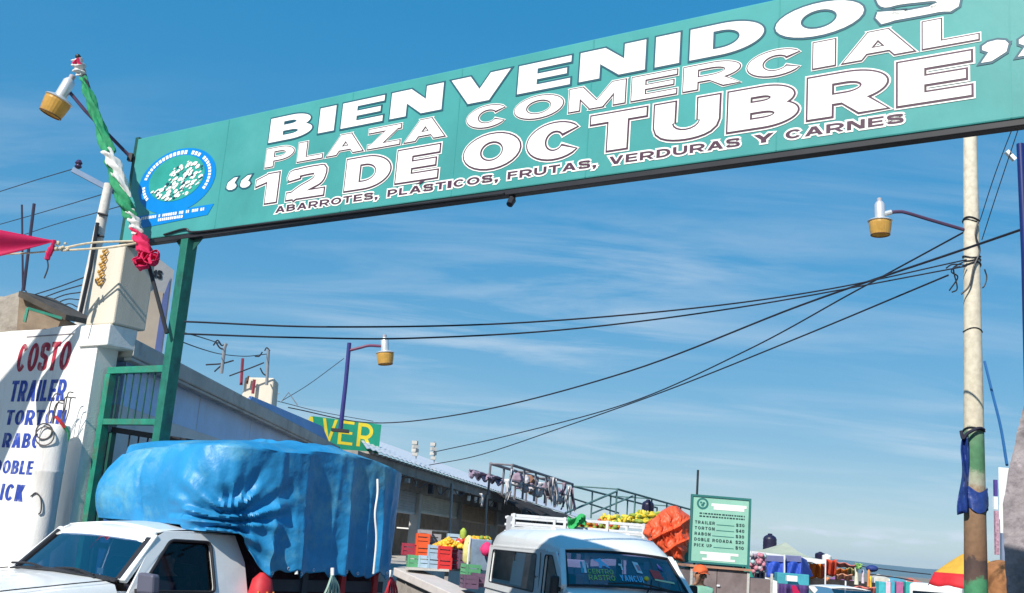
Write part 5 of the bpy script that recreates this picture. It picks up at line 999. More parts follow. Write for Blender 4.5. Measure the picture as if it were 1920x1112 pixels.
mb = loft([(-.50, [(.72, 1.725), (.718, 1.735), (.70, 1.75), (.60, 1.765), (.33, 1.79), (0, 1.80)]), (-.62, [(.755, 1.69), (.75, 1.74), (.72, 1.785), (.62, 1.82), (.33, 1.85), (0, 1.86)]), (-.95, [(.80, 1.68), (.79, 1.76), (.75, 1.86), (.65, 1.94), (.35, 1.99), (0, 2.0)]), (-1.5, mid), (-4.0, mid), (-4.45, [(y * .985, z - .03 * max(0, z - 1.66) / .38) for y, z in mid]), (-4.68, [(y * .95, 1.69 + (z - 1.69) * .72) for y, z in mid])]); mb.build('roof', m_carw, van, smooth=True)
for y in (-.55, .55): mb = MB(); mb.box((-4.3, y - .03, 1.985), (-1.7, y + .03, 2.035)); mb.build('roof_rib', m_carw, van, bevel=.01)
for s in (-1, 1):
    fr_gutter = MB(); fr_gutter.bar((-4.6, s * .822, 1.715), (-1.0, s * .818, 1.715), .02, .02); fr_gutter.build('drip_rail', m_carw, van)
    yf = lambda x, z: (x, s * (.842 - .045 * (z - 1.1) - .06 * max(0, (x + .6)) * (z - 1.1) / .6), z)
    w1 = rnd([(-.28, 1.18), (-.98, 1.16), (-.98, 1.66), (-.74, 1.66)], .05); w2 = rnd([(-1.42, 1.15), (-4.38, 1.15), (-4.34, 1.655), (-1.46, 1.655)], .06)
    w1 = rnd([(-.20, 1.30), (-.36, 1.17), (-1.0, 1.14), (-1.0, 1.655), (-.62, 1.655)], .05)
    mb = holed([(.04, 1.05), (-4.70, 1.05), (-4.64, 1.70), (-.64, 1.70), (-.52, 1.71), (.04, 1.31)], [w1, w2], yf); sp = mb.build('side_panel', m_carw, van, solid=.03)
    for wp, nm_ in ((w1, 'door_pane'), (w2, 'side_pane')):
        mb = MB(); mb.add([Vector(yf(x, z)) - Vector((0, s * .008, 0)) for x, z in wp], [list(range(len(wp)))]); mb.build(nm_, glass('van_side_glass', (.40, .41, .40), .34), sp, fix=False)
        mb = MB(); q = [Vector(yf(x, z)) + Vector((0, s * .014, 0)) for x, z in wp]; mb.tube(q + [q[0]], .010, 6, cap=False); mb.build('window_seal', m_trim, sp)
    mb = MB(); mb.box((-1.19, s * .848 - .004, .45), (-1.175, s * .848 + .004, 1.68)); mb.build('door_seam', m_trim, sp)
    mb = MB(); mb.bar((.03, s * .835, 1.29), (-.53, s * .735, 1.735), .08, .08); mb.build('front_pillar', m_carw, van, bevel=.02)
    mo = MB(); mo.hexa([(-.06, s * .87, 1.18), (-.06, s * .98, 1.18), (-.16, s * .98, 1.18), (-.16, s * .87, 1.18), (-.06, s * .87, 1.42), (-.06, s * .97, 1.42), (-.16, s * .97, 1.42), (-.16, s * .87, 1.42)]); mo = mo.build('wing_mirror', m_trim, van, bevel=.025)
    mb = MB(); mb.bar((-.10, s * .80, 1.24), (-.10, s * .90, 1.27), .04, .05); mb.build('mirror_arm', m_trim, mo)
    mb = MB(); mb.slab([(.56, s * .5, .78), (.55, s * .76, .80), (.46, s * .79, 1.0), (.50, s * .55, .97)], (.07, 0, 0)); mb.build('headlight', pm('headlight_lens', (.6, .62, .65), .15), van)
    wheel(van, -.25, s * .76, .34); wheel(van, -3.1, s * .76, .34)
    for x in (-1.3, -2.85): mb = MB(); mb.box((x - .05, s * .80 - .015, 1.08), (x + .05, s * .80 + .015, 1.67)) if x < -2 else None; (mb.build('window_post', m_trim, van) if x < -2 else None)
vb, vt = (.05, .79, 1.315), (-.50, .70, 1.725)
def vws(u, v, o=0.): return Vector((vb[0] + (vt[0] - vb[0]) * v + .10 * (1 - (2 * u - 1) ** 2) + o * .65, (u - .5) * 2 * (vb[1] + (vt[1] - vb[1]) * v), vb[2] + (vt[2] - vb[2]) * v + .03 * (1 - (2 * u - 1) ** 2) + o * .75))
mb = MB(); mb.grid(lambda u, v: vws(u, v), 16, 8); wsn = mb.build('windscreen', glass('van_windscreen_glass', (.22, .22, .42), .14), van, smooth=True)
mb = MB(); edge = [vws(i / 16, 0, .004) for i in range(17)] + [vws(1, i / 8, .004) for i in range(1, 9)] + [vws(1 - i / 16, 1, .004) for i in range(1, 17)] + [vws(0, 1 - i / 8, .004) for i in range(1, 9)]; mb.tube(edge, .017, 6, cap=False); mb.build('windscreen_seal', m_trim, wsn)
VMW = FRAME[van.name]
def vfr(s, z, off=0.): return VMW @ vws(s, z, off)       # s: 0 image left .. 1 image right
m_tgreen = pm('sticker_green', (.42, .60, .12), .5, var=.1); m_tblue = pm('sticker_light_blue', (.20, .55, .80), .5, var=.1); m_stw = pm('sticker_white', (.75, .78, .8), .5); m_stred = pm('sticker_red', (.75, .06, .05), .5); m_stcy = pm('sticker_cyan', (.08, .40, .50), .5)
text('CENTRO', .17, .385, .335, .475, vfr, [(0, m_tgreen)], wsn, tfr=.22, ty=.15, gap=.25, lift=.006)
text('RASTRO', .17, .385, .155, .305, vfr, [(0, m_tgreen)], wsn, tfr=.22, ty=.15, gap=.25, lift=.006)
text('YANCUI', .43, .63, .165, .34, vfr, [(0, m_tblue)], wsn, tfr=.30, ty=.18, gap=.18, lift=.006)
def stick(pts, mt, nm_='sticker'):
    mb = MB(); mb.add([vfr(a, b, .007) for a, b in pts], [list(range(len(pts)))]); mb.build(nm_, mt, wsn, world=True, fix=False)
stick([(.115, .35), (.135, .35), (.135, .68), (.115, .68)], m_stcy); stick([(.14, .35), (.16, .35), (.158, .70), (.14, .70)], m_stw); stick([(.17, .5), (.18, .5), (.178, .64), (.17, .64)], m_stw)
stick([(.23, .74), (.27, .76), (.30, .80), (.305, .72), (.345, .60), (.37, .50), (.34, .53), (.31, .60), (.29, .50), (.27, .50), (.275, .66), (.25, .70)], m_tblue); stick([(.355, .72), (.368, .72), (.368, .78), (.355, .78)], m_stw)
stick([(.45, .66), (.48, .66), (.48, .48), (.465, .48), (.465, .60), (.45, .60)], m_stw); stick([(.60, .44), (.65, .42), (.64, .74), (.59, .76)], m_stw); stick([(.615, .5), (.645, .49), (.64, .66), (.61, .67)], pm('sticker_pink', (.6, .25, .3), .5))
stick([(.735, .32), (.83, .30), (.82, .55), (.73, .57)], m_stred); stick([(.74, .26), (.92, .22), (.92, .28), (.74, .31)], pm('sticker_cream', (.75, .7, .4), .5)); stick([(.83, .62), (.87, .56), (.865, .66), (.84, .78)], pm('sticker_violet', (.10, .08, .32), .5))
mb = MB(); mb.ball((-.02, .25, 1.46), .035, nu=10, nv=7); mb.tube([(.02, .25, 1.2), (-.02, .25, 1.43)], .008, 5); mb.build('dash_ornament', m_yel, van, smooth=True)
mb = MB(); mb.tube(catmull([(.17, .5, 1.345), (.16, .1, 1.40), (.13, -.3, 1.375)], 6), .011, 5); mb.tube([(.17, .20, 1.30), (.16, .25, 1.37), (.10, .28, 1.46)], .010, 5); mb.build('wiper', m_trim, van)
mb = MB(); mb.box((-.50, -.74, .95), (-.02, .74, 1.27)); mb.build('dashboard', m_int, van, bevel=.04)
for y in (.38,): mb = MB(); mb.box((-1.28, y - .24, .95), (-1.08, y + .24, 1.42)); mb.build('seat', m_int, van, bevel=.05)
mb = MB(); mb.box((.62, -.78, .34), (.74, .78, .62)); mb.build('bumper', m_trim, van, bevel=.03)
mb = MB(); mb.box((-3.55, -.866, .80), (-2.35, -.858, .97)); mb.build('lettered_strip', pm('purple_strip', (.06, .03, .16), .5), van)
vd = person('person', 'person in black jacket and blue cap inside the van front window', V0 + vf * -1.55 + vl * -.50, VRZ + math.pi / 2 - .5, sit(.80, .34, .50), RAD, m_dkcloth, m_jean, m_skin, hat=pm('royal_blue_cap', (.02, .05, .45), .7, var=.15), waist=.8)
# ------------------------------------------------------------------ stake truck behind the van
m_rail = pm('white_stake_paint', (.68, .69, .70), .5, var=.08, dirt=(.4, .36, .33), damt=.5, dscale=4)
sq = P(955, 1010, 20); sq.z = 0
stk = thing('stake_truck', 'white railed stake truck with green cab loaded with fruit behind the van', 'truck', sq, R(2.5))
Lb = 2.95
mb = MB(); mb.box((0, 0, 1.15), (Lb, 1.9, 1.30)); mb.build('bed', m_bed, stk)
zt4 = P(957, 963, 20).z
for y in (0, 1.9):
    for k, (z, h_) in enumerate(((zt4 - .05, .05), (zt4 - .18, .045), (zt4 - .31, .045), (zt4 - .50, .06), (1.45, .12))): mb = MB(); mb.box((0, y - .02, z), (Lb, y + .02, z + h_)); mb.build('rail', m_rail, stk, bevel=.006)
    for x in (.05, .95, 1.7, 2.35, 2.88): mb = MB(); mb.box((x - .025, y - .05, 1.3), (x + .025, y - .021, zt4 + .01)); mb.build('upright', m_rail, stk, bevel=.006)
mb = MB(); mb.box((.025, .03, 1.3), (.06, 1.87, zt4 - .02)); mb.build('tail_board', m_rail, stk)
m_cabg = pm('green_cab_paint', (.03, .28, .20), .4, var=.15, coat=.3)
mb = MB(); mb.slab([(Lb + .1, .05, .7), (Lb + 1.5, .05, .7), (Lb + 1.5, .05, 1.35), (Lb + 1.2, .05, 2.0), (Lb + 1.1, .05, 2.08), (Lb + .12, .05, 2.08)], (0, 1.75, 0)); cabo = mb.build('cab', m_cabg, stk, bevel=.04)
mb = MB(); mb.slab([(Lb + .25, .045, 1.4), (Lb + 1.3, .045, 1.4), (Lb + 1.12, .045, 1.92), (Lb + .25, .045, 1.92)], (0, -.01, 0)); mb.build('window_pane', glass('cab_glass', (.2, .25, .3), .2), cabo)
mb = MB(); mb.bar((Lb + .1, .02, 1.62), (Lb + .9, .02, 1.86), .03, .07); mb.build('white_stripe', m_rail, cabo)
for x in (.7, 1.9, Lb + .9):
    for y in (.15, 1.75): wheel(stk, x, y, .45, .24)
def heap(name, label, cat, pts, n, r_, mats, seed, M=None, kindstuff=True, sz=1.):
    rg = random.Random(seed); mb = MB(); q0 = None
    for i in range(n):
        q = pts(rg); q0 = q0 or q; mb.cur = rg.randrange(len(mats)); mb.ball(q, r_ * rg.uniform(.8, 1.15), Matrix.Rotation(rg.uniform(0, 3.1), 4, 'X') @ Matrix.Rotation(rg.uniform(0, 3.1), 4, 'Y'), 8, 5, sz)
    o = mb.build(name, mats, origin=tuple(q0), smooth=True, fix=False); tag(o, label, cat)
    if kindstuff: o['kind'] = 'stuff'
    return o
m_ban = [pm('banana_yellow', (.62, .46, .03), .5, var=.2), pm('ripe_yellow', (.70, .55, .06), .5, var=.2), pm('banana_green', (.22, .30, .04), .5, var=.2)]
heap('banana_heap', 'long heap of yellow green bananas on the stake truck', 'bananas', lambda g_: P(g_.uniform(1185, 1250), g_.uniform(963, 980), 20.6 + g_.uniform(-.2, .6)), 150, .035, m_ban, 31, sz=2.4)
heap('banana_heap', 'small heap of dull yellow bananas left of the larger heap', 'bananas', lambda g_: P(g_.uniform(1128, 1182), g_.uniform(968, 982), 20.8 + g_.uniform(-.2, .6)), 80, .032, m_ban, 32, sz=2.2)
heap('orange_fruit_heap', 'row of small orange and red fruit behind the white truck rails', 'fruit', lambda g_: P(g_.uniform(1085, 1160), 976 + g_.uniform(0, 22), 20.5 + g_.uniform(-.2, .5)), 150, .045, [pm('orange_fruit', (.75, .25, .02), .5, var=.2), pm('red_fruit', (.5, .06, .03), .5, var=.2), m_ban[2]], 33)
mb = MB(); q0 = P(1078, 985, 19.95); mb.grid(lambda u, v: P(1064 + 34 * u, 968 + 20 * v + 5 * math.sin(u * 6), 19.93 - .05 * math.sin(u * 8 + v * 5)), 8, 6); tag(mb.build('green_cloth', pm('leaf_green_cloth', (.03, .35, .10), .8, var=.2), origin=tuple(q0), smooth=True, solid=.01), 'bright green cloth hung over the white truck rails', 'cloth')
m_otarp = pm('orange_red_tarp', (.72, .10, .035), .5, var=.18, scale=3, bump=.3, bscale=10)
mb = MB(); oc = [(1208, 990), (1246, 962), (1262, 949), (1278, 956), (1296, 974), (1294, 1010), (1280, 1052), (1258, 1046), (1236, 1030), (1214, 1010)]
lfb = [(949, 1255, 1268), (957, 1244, 1280), (966, 1232, 1290), (976, 1220, 1297), (988, 1208, 1297), (1000, 1207, 1295), (1012, 1214, 1293), (1024, 1226, 1289), (1036, 1240, 1286), (1046, 1256, 1283), (1053, 1274, 1282)]
def otarp(u, v):
    j = min(len(lfb) - 1.001, v * (len(lfb) - 1)); i = int(j); t = j - i; y, a, b = [p * (1 - t) + q * t for p, q in zip(lfb[i], lfb[i + 1])]
    x = a + (b - a) * u; e = (2 * u - 1) ** 2
    s_ = (x * .62 + y * .78); dpt = 19.4 + .22 * e * e + .15 * (2 * v - 1) ** 4 - .09 * (1 - abs(math.sin(s_ * .075 + .8 * math.sin(y * .05)))) ** 5 - .07 * (1 - abs(math.sin((x * .95 - y * .35) * .17 + .7 * math.sin(y * .07)))) ** 4 * math.sin(math.pi * v) + .03 * nz(x * .05, y * .05, 2) + .02 * nz(x * .25, y * .12, 6)
    return P(x + 1.5 * math.sin(y * .3), y, dpt)
mb.grid(otarp, 90, 90); tag(mb.build('orange_tarpaulin', m_otarp, origin=tuple(P(1252, 1040, 20)), smooth=True, solid=.01), 'wrinkled orange red tarpaulin over the end of the truck load', 'tarpaulin')

# ------------------------------------------------------------------ crates and produce on the loading dock
def crate_mesh(mat, w_=.29, d_=.42, h_=.235):
    mb = MB(); t = .012
    for z in (0, .092, .178): 
        hh = .064 if z else .078
        mb.box((0, 0, z), (w_, t, z + hh)); mb.box((0, d_ - t, z), (w_, d_, z + hh)); mb.box((0, t, z), (t, d_ - t, z + hh)); mb.box((w_ - t, t, z), (w_, d_ - t, z + hh))
    for x in (0, w_ - .04): 
        for y in (-.006, d_ - .02): mb.box((x, y, 0), (x + .04, y + .026, h_))
    mb.box((t, t, .01), (w_ - t, d_ - t, .02)); return mb.build('crate', mat)
cm = {}
crate_cols = {'red': (.60, .03, .03), 'orange red': (.70, .09, .02), 'grey': (.30, .29, .30), 'green': (.10, .33, .16), 'grey blue': (.30, .42, .52), 'pale blue': (.36, .48, .58), 'dark purple': (.12, .07, .12), 'maroon': (.30, .03, .06)}
CD = 23.6
def crate(col, px, py, D, label, rz=.1):
    if col not in cm:
        o = crate_mesh(pm('crate_' + col.replace(' ', '_'), crate_cols[col], .5, var=.15, scale=5)); cm[col] = o; first = True
    else: o = cm[col].copy(); COL.objects.link(o)
    q = P(px, py, D); o.location = q; o.rotation_euler = (0, 0, rz); tag(o, label, 'crate', 'plastic crates on the dock'); return o
pxm = 2110 / CD                                          # pixels per metre there
def stack(col, px, py, n, what, D=CD, step=.238, rz=.1):
    for k in range(n):
        lab = (f'{col} plastic crate {what}' if n == 1 else f"{col} plastic crate {what}, {('lowest', 'second from bottom', 'third from bottom', 'topmost')[k] if k < n - 1 else 'topmost'}")
        crate(col, px, py - k * step * pxm, D, lab, rz)
dz = 1.05
bench = thing('produce_bench', 'low grey bench carrying the crates in front of market hall', 'bench', P(815, 1095, CD + .3))
mb = MB(); mb.hexa([P(760, 1068, CD - .1), P(842, 1072, CD - .1), P(880, 1069, CD + .8), P(800, 1065, CD + .8), P(760, 1063.5, CD - .1), P(842, 1067.5, CD - .1), P(880, 1064.5, CD + .8), P(800, 1060.5, CD + .8)]); mb.build('top', m_conc, bench, world=True)
for x in (766, 838): 
    q = P(x, 1069, CD + .05); mb = MB(); mb.box((-.04, -.04, 0), (.04, .04, q.z), Matrix.Translation((q.x, q.y, 0))); mb.build('leg', m_beam, bench, world=True)
stack('maroon', 752, 1040, 1, 'half hidden by the blue tarpaulin', D=CD + .5)
stack('grey', 800, 1022, 1, 'behind the heap of yellow oranges', D=CD + .5)
stack('pale blue', 838, 1022, 1, 'behind the maroon stack', D=CD + .55)
stack('green', 763, 1063, 1, 'alone at the left end of the bench', rz=.12)
stack('pale blue', 783, 1063.5, 1, 'under the orange red crates', D=CD + .02)
stack('grey blue', 801, 1065, 2, 'pair left of the bright red stack', D=CD - .06)
stack('orange red', 779, 1043, 2, 'pair below the grey crates', D=CD + .12)
stack('grey', 782, 1015, 1, 'topping the orange red stack', D=CD + .2)
stack('red', 820, 1067, 2, 'stack under the oranges', D=CD - .1)
stack('maroon', 842, 1066, 2, 'stack between red and purple ones', D=CD + .1)
stack('dark purple', 858, 1066, 2, 'stack right of the maroon ones', D=CD)
m_or = [pm('orange_peel', (.80, .36, .02), .5, var=.15), pm('mango_yellow', (.82, .50, .04), .5, var=.15)]
heap('orange_heap', 'heap of yellow oranges on top of the red crates', 'oranges', lambda g_: (lambda u: P(812 + 62 * u, 1026 - (1 - abs(2 * u - .9)) * 17 * g_.random(), CD - .02 + g_.uniform(0, .3)))(g_.random()), 240, .042, m_or, 41)
heap('fruit_heap', 'heap of mixed yellow fruit near the van rear', 'fruit', lambda g_: P(g_.uniform(882, 918), g_.uniform(1008, 1020), 22.6 + g_.uniform(0, .4)), 70, .05, m_or + [m_ban[2]], 42)
bin_ = thing('produce_bin', 'grey blue tall produce bin beside the van rear', 'bin', P(898, 1070, 22.5))
mb = MB(); q = P(898, 1070, 22.5); mb.hexa([q + Vector(v) for v in ((-.17, 0, 0), (.17, 0, 0), (.17, .4, 0), (-.17, .4, 0), (-.22, -.03, .6), (.22, -.03, .6), (.22, .45, .6), (-.22, .45, .6))]); mb.build('tub', pm('grey_blue_tub', (.16, .22, .30), .6, var=.3, scale=4), bin_, world=True, bevel=.02)
mb = MB(); mb.tube([q + Vector((-.24, -.04, -.2)), q + Vector((-.22, -.04, .62))], .02, 6); mb.build('white_edge', m_rail, bin_, world=True)
mb = MB(); q = P(912, 1030, 22.3); mb.grid(lambda u, v: q + Vector((math.cos(6.283 * u) * (.12 + .02 * nz(u * 8, v * 5)) * math.sin(math.pi * v) ** .6, math.sin(6.283 * u) * .08 * math.sin(math.pi * v) ** .6, .14 * (1 - 2 * v) + .02 * nz(u * 6, v * 4, 3))), 20, 12, cu=True); tag(mb.build('pink_sack', pm('pink_sack', (.65, .03, .15), .7, var=.25, scale=8), origin=tuple(q), smooth=True), 'small bright pink sack on the bin by the van', 'sack')
mb = MB(); q = P(876, 1056, 22.8); mb.lathe([(.06, 0), (.10, .05), (.11, .3), (.08, .48), (.03, .54)], 14, Matrix.Translation(q)); tag(mb.build('yellow_sack', pm('pale_yellow_sack', (.62, .56, .22), .8, var=.25, scale=9), origin=tuple(q), smooth=True), 'narrow pale yellow sack between purple crates and bin', 'sack')
cx2 = crate('green', 873, 1082, 22.2, 'green plastic crate low in front of the dark tyre shape', .3)
cx3 = crate('dark purple', 868, 1103, 21.6, 'dark purple plastic crate lowest beside the van rear', .2); cx4 = crate('dark purple', 884, 1100, 21.8, 'dark purple plastic crate touching the white van rear', .1)
heap('tomato_heap', 'small red and white produce heap above the purple crates', 'produce', lambda g_: P(g_.uniform(858, 884), g_.uniform(1012, 1020), 23.9 + g_.uniform(0, .3)), 40, .045, [pm('tomato_red', (.6, .05, .03), .4, var=.2), m_white], 43)
mb = MB(); q = P(868, 1010, 24.0); mb.lathe([(.05, 0), (.075, .05), (.07, .16), (.02, .22)], 10, Matrix.Translation(q)); tag(mb.build('green_bag', pm('yellow_green_bag', (.35, .45, .06), .7, var=.3, scale=10), origin=tuple(q), smooth=True), 'small yellow green bag standing on the produce', 'bag')
# sloping concrete ramp parapet
rmp = thing('dock_ramp', 'pale concrete ramp parapet sloping down beside the blue tarpaulin', 'ramp', (P(800, 1100, 22).x, 22, 0))
a, b = P(738, 1064, 24.0), P(930, 1150, 20.0); wv = Vector((.55, .25, 0))
mb = MB(); mb.hexa([a - Vector((0, 0, .16)), b - Vector((0, 0, .16)), b + wv - Vector((0, 0, .16)), a + wv - Vector((0, 0, .16)), a, b, b + wv, a + wv]); mb.build('coping', pm('pale_ramp_concrete', (.56, .52, .50), .85, var=.1, dirt=(.35, .3, .3), damt=.4), rmp, world=True, bevel=.015)
mb = MB(); mb.hexa([Vector((a.x + .08, a.y + .1, 0)), Vector((b.x + .08, b.y + .1, 0)), Vector((b.x + .5, b.y + .3, 0)), Vector((a.x + .5, a.y + .3, 0)), a + Vector((.08, .1, -.161)), b + Vector((.08, .1, -.161)), b + Vector((.5, .3, -.161)), a + Vector((.5, .3, -.161))]); mb.build('ramp_wall', m_beam, rmp, world=True)

# ------------------------------------------------------------------ toll kiosk with the price board
KD = 18.0
ko = P(1295, 1112, KD); ko.z = 0; ku = Vector((1, .03, 0)).normalized(); kn = Vector((ku.y, -ku.x, 0))
def kfr(s, z, off=0.): return ko + ku * s + kn * off + Vector((0, 0, z))
def ks(px, py): q = PN(px, py, ko, kn); return (q - ko).dot(ku), q.z
kiosk = thing('toll_kiosk', 'grey brown sheet metal toll kiosk standing below the price board', 'kiosk', ko + ku * .5)
m_kio = pm('grey_brown_sheet', (.20, .155, .15), .6, var=.25, scale=3, dirt=(.36, .3, .3), damt=.4, dscale=2)
zk = ks(1345, 1064)[1]
KM = Matrix.Translation(ko) @ Matrix.Rotation(math.atan2(ku.y, ku.x), 4, 'Z')
for s0, s1 in ((-.0, .40), (.41, .90)): mb = MB(); mb.box((s0, 0, 0), (s1, .03, zk - .03), KM); mb.build('front_sheet', m_kio, kiosk, world=True)
mb = MB(); mb.box((.93, .02, 0), (1.28, 1.2, zk - .12), KM); mb.build('side_box', m_kio, kiosk, world=True)
mb = MB(); mb.box((0, .04, 0), (.92, 1.2, zk - .06), KM); mb.build('shell', m_kio, kiosk, world=True)
mb = MB(); mb.box((-.04, -.05, zk - .02), (.95, 1.3, zk + .015), KM); mb.build('roof_edge', pm('copper_brown_trim', (.42, .22, .14), .6, var=.2), kiosk, world=True)
for s in (.0, .9, 1.27): mb = MB(); mb.box((s - .02, -.012, 0), (s + .02, -.002, zk - .03), KM); mb.build('corner_strip', m_conc, kiosk, world=True)
for s in (.42, .44): mb = MB(); mb.ball(kfr(s, zk - .28, .01), .02, nu=8, nv=5); mb.build('latch', m_rail, kiosk, world=True)
brd = thing('price_board', 'pale green price board listing vehicle tolls above the kiosk', 'sign board', kfr(.45, zk + .02))
sa, sb = ks(1297, 990)[0], ks(1402, 990)[0]; za, zb2 = ks(1345, 1055)[1], ks(1345, 934)[1]
m_mint = pm('mint_board', (.27, .52, .41), .5, var=.10); m_bframe = pm('dark_teal_frame', (.03, .16, .15), .5, var=.2); m_btx = pm('board_lettering', (.02, .05, .05), .6)
mb = MB(); mb.slab([kfr(sa, za, .03), kfr(sb, za, .03), kfr(sb, zb2, .03), kfr(sa, zb2, .03)], kn * -.03); bd2 = mb.build('board', m_mint, brd, world=True)
for q in (((sa - .02, za), (sa - .02, zb2 + .03)), ((sb + .02, za - .1), (sb + .02, zb2 + .03)), ((sa - .03, zb2 + .015), (sb + .03, zb2 + .015)), ((sa - .03, za - .015), (sb + .03, za - .015))): mb = MB(); mb.bar(kfr(*q[0], .02), kfr(*q[1], .02), .05, .032); mb.build('frame_bar', m_bframe, brd, world=True)
mb = MB(); mb.tube([kfr(.05, zk, -.06), kfr(.05, ks(1301, 880)[1], -.06)], .018, 8); mb.build('mast', m_blk, brd, world=True)
mb = MB(); mb.tube([kfr(.85, zk, -.06), kfr(.85, zb2, -.06)], .02, 8); mb.build('mast', m_blk, brd, world=True)
BW, BH = sb - sa, zb2 - za
def kb(x, y, o=.034): return kfr(sa + BW * x, zb2 - BH * y, o)
def patch(x0, y0, x1, y1, mt, nm_, o=.034):
    mb = MB(); mb.add([kb(x0, y1, o), kb(x1, y1, o), kb(x1, y0, o), kb(x0, y0, o)], [(0, 1, 2, 3)]); mb.build(nm_, mt, bd2, world=True, fix=False)
patch(.33, .09, .96, .135, m_white, 'white_band'); patch(.37, .135, .92, .185, m_white, 'white_band'); patch(.16, .845, .84, .885, m_white, 'white_band'); patch(.28, .885, .70, .94, m_white, 'white_band', .0345); patch(.2, .94, .78, .975, m_white, 'white_band')
mb = MB(); mb.add([kb(.17 + .105 * math.cos(6.283 * i / 24), .105 + .09 * math.sin(6.283 * i / 24), .034) for i in range(24)], [list(range(24))]); mb.build('seal', m_bframe, bd2, world=True, fix=False)
mb = MB(); mb.add([kb(.17 + .07 * math.cos(6.283 * i / 24), .105 + .06 * math.sin(6.283 * i / 24), .036) for i in range(24)], [list(range(24))]); mb.build('seal_centre', m_mint, bd2, world=True, fix=False)
for xx, yy, r_ in ((.14, .09, .022), (.19, .10, .025), (.17, .13, .03)): mb = MB(); mb.add([kb(xx + r_ * math.cos(6.283 * i / 8), yy + r_ * .8 * math.sin(6.283 * i / 8), .037) for i in range(8)], [list(range(8))]); mb.build('seal_mark', m_bframe, bd2, world=True, fix=False)
rg = random.Random(2)
for y in (.255, .30):
    x = .12
    mb = MB()
    while x < .92:
        l_ = rg.uniform(.015, .05); mb.add([kb(x, y + .012, .034), kb(min(.93, x + l_), y + .012, .034), kb(min(.93, x + l_), y - .010, .034), kb(x, y - .010, .034)], [(0, 1, 2, 3)]); x += l_ + rg.uniform(.008, .02)
    mb.build('small_print', m_btx, bd2, world=True, fix=False)
def kt(s, z, off=0.): return kfr(s, z, .032 + off)
for i, (nm_, x1, pr) in enumerate((('TRAILER', .40, '$50'), ('TORTON', .40, '$40'), ('RABON', .33, '$30'), ('DOBLE RODADA', .72, '$20'), ('PICK UP', .36, '$10'))):
    y = .40 + i * .088; z0, z1 = zb2 - BH * (y + .022), zb2 - BH * (y - .026)
    text(nm_, sa + BW * .045, sa + BW * x1, z0, z1, kt, [(0, m_btx)], bd2, tfr=.3, ty=.2, gap=.35, lift=.003); text(pr, sa + BW * .78, sa + BW * .93, z0, z1, kt, [(0, m_btx)], bd2, tfr=.3, ty=.2, gap=.25, lift=.003)
    if x1 < .6: patch(x1 + .03, y + .012, .75, y + .022, m_bframe, 'leader_line')
kp = person('person', 'person in orange cap and green shirt beside the toll kiosk', (P(1311, 1100, 16.4).x, 16.4, 0), .25, stand(1.63, (0, -.01, 0)), RAD, pm('pale_green_shirt', (.22, .45, .34), .85, var=.2, scale=6), m_jean, m_skin, hat=pm('orange_cap', (.75, .12, .03), .7, var=.15))

# ------------------------------------------------------------------ market stalls to the right, far to near
def tentframe(t, pts, r_=.03, mat=None):
    for q in pts: mb = MB(); mb.tube([Vector((q.x, q.y, 0)), q], r_, 6); mb.build('pole', mat or m_rail, t, world=True)
def canopy(label, L_, Rr_, D0, D1, apex, eave_py, mat, name='canopy_stall', val=None, n=10):
    """four-sided peaked canopy: eave corners from pixel columns at two depths"""
    a, b = P(L_, eave_py[0], D0), P(Rr_, eave_py[1], D0); c, d = a + Vector((.8, D1 - D0, 0)), b + Vector((.8, D1 - D0, 0)); ap = P(*apex)
    t = thing(name, label, 'stall', (a + b) / 2 * 1.0 - Vector((0, 0, (a.z + b.z) / 2)))
    mb = MB()
    for p, q in ((a, b), (b, d), (d, c), (c, a)): mb.grid(lambda u, v: (p.lerp(q, u)).lerp(ap, v) - Vector((0, 0, .16 * math.sin(math.pi * v) + .05 * math.sin(math.pi * u) * (1 - v))), 6, 6)
    mb.build('canopy', mat, t, world=True, smooth=True)
    mb = MB()
    for p, q in ((a, b), (b, d), (d, c), (c, a)): mb.grid(lambda u, v: p.lerp(q, u) - Vector((0, 0, v * .16 + .03 * v * math.sin(u * 30))), 16, 1)
    mb.build('valance', val or mat, t, world=True, solid=.008); tentframe(t, [a, b, c, d]); return t, a, b
m_pale = pm('pale_sage_canvas', (.50, .54, .42), .85, var=.1, trans=.2); m_btent = pm('blue_canvas', (.015, .06, .38), .6, var=.2, scale=2, bump=.3, bscale=6); m_lav = pm('lavender_canvas', (.25, .27, .50), .7, var=.15)
ct, ca, cb = canopy('pale sage peaked canopy stall right of the toll kiosk', 1408, 1548, 44, 52, (1473, 1017, 47), (1033, 1050), m_pale, val=m_rail)
bt = thing('blue_tent', 'deep blue tarpaulin walled stall under the pale canopy', 'stall', (P(1478, 1090, 43).x, 43, 0))
for x0, x1, nm_ in ((1437, 1469, 'wall'), (1473, 1502, 'wall')):
    mb = MB(); mb.grid(lambda u, v: P(x0 + (x1 - x0) * u, 1052 + 30 * v + 1.8 * (u), 42.6 + .08 * math.sin(u * 9 + v * 3)), 10, 6); mb.build(nm_, m_btent, bt, world=True, smooth=True, solid=.02)
    mb = MB(); mb.grid(lambda u, v: P(x0 + (x1 - x0) * u, 1041 + 11 * v + 1.8 * u, 42.6 - .1 + .1 * v), 6, 2); mb.build('top_flap', m_lav, bt, world=True, solid=.02)
mb = MB(); mb.tube([P(1471, 1040, 42.4), P(1470.5, 1083, 42.4)], .03, 6); mb.build('pole', m_rail, bt, world=True)
mb = MB(); mb.add([P(1503, 1045, 42.6), P(1512, 1050, 43.5), P(1524, 1080, 43.5), P(1503, 1088, 42.6)], [(0, 1, 2, 3)]); mb.build('side_wall', m_btent, bt, world=True, solid=.03)
tank('black dome water tank behind the pale canopy near kiosk', 1443, 1033, 50, .30, .75, m_tank)
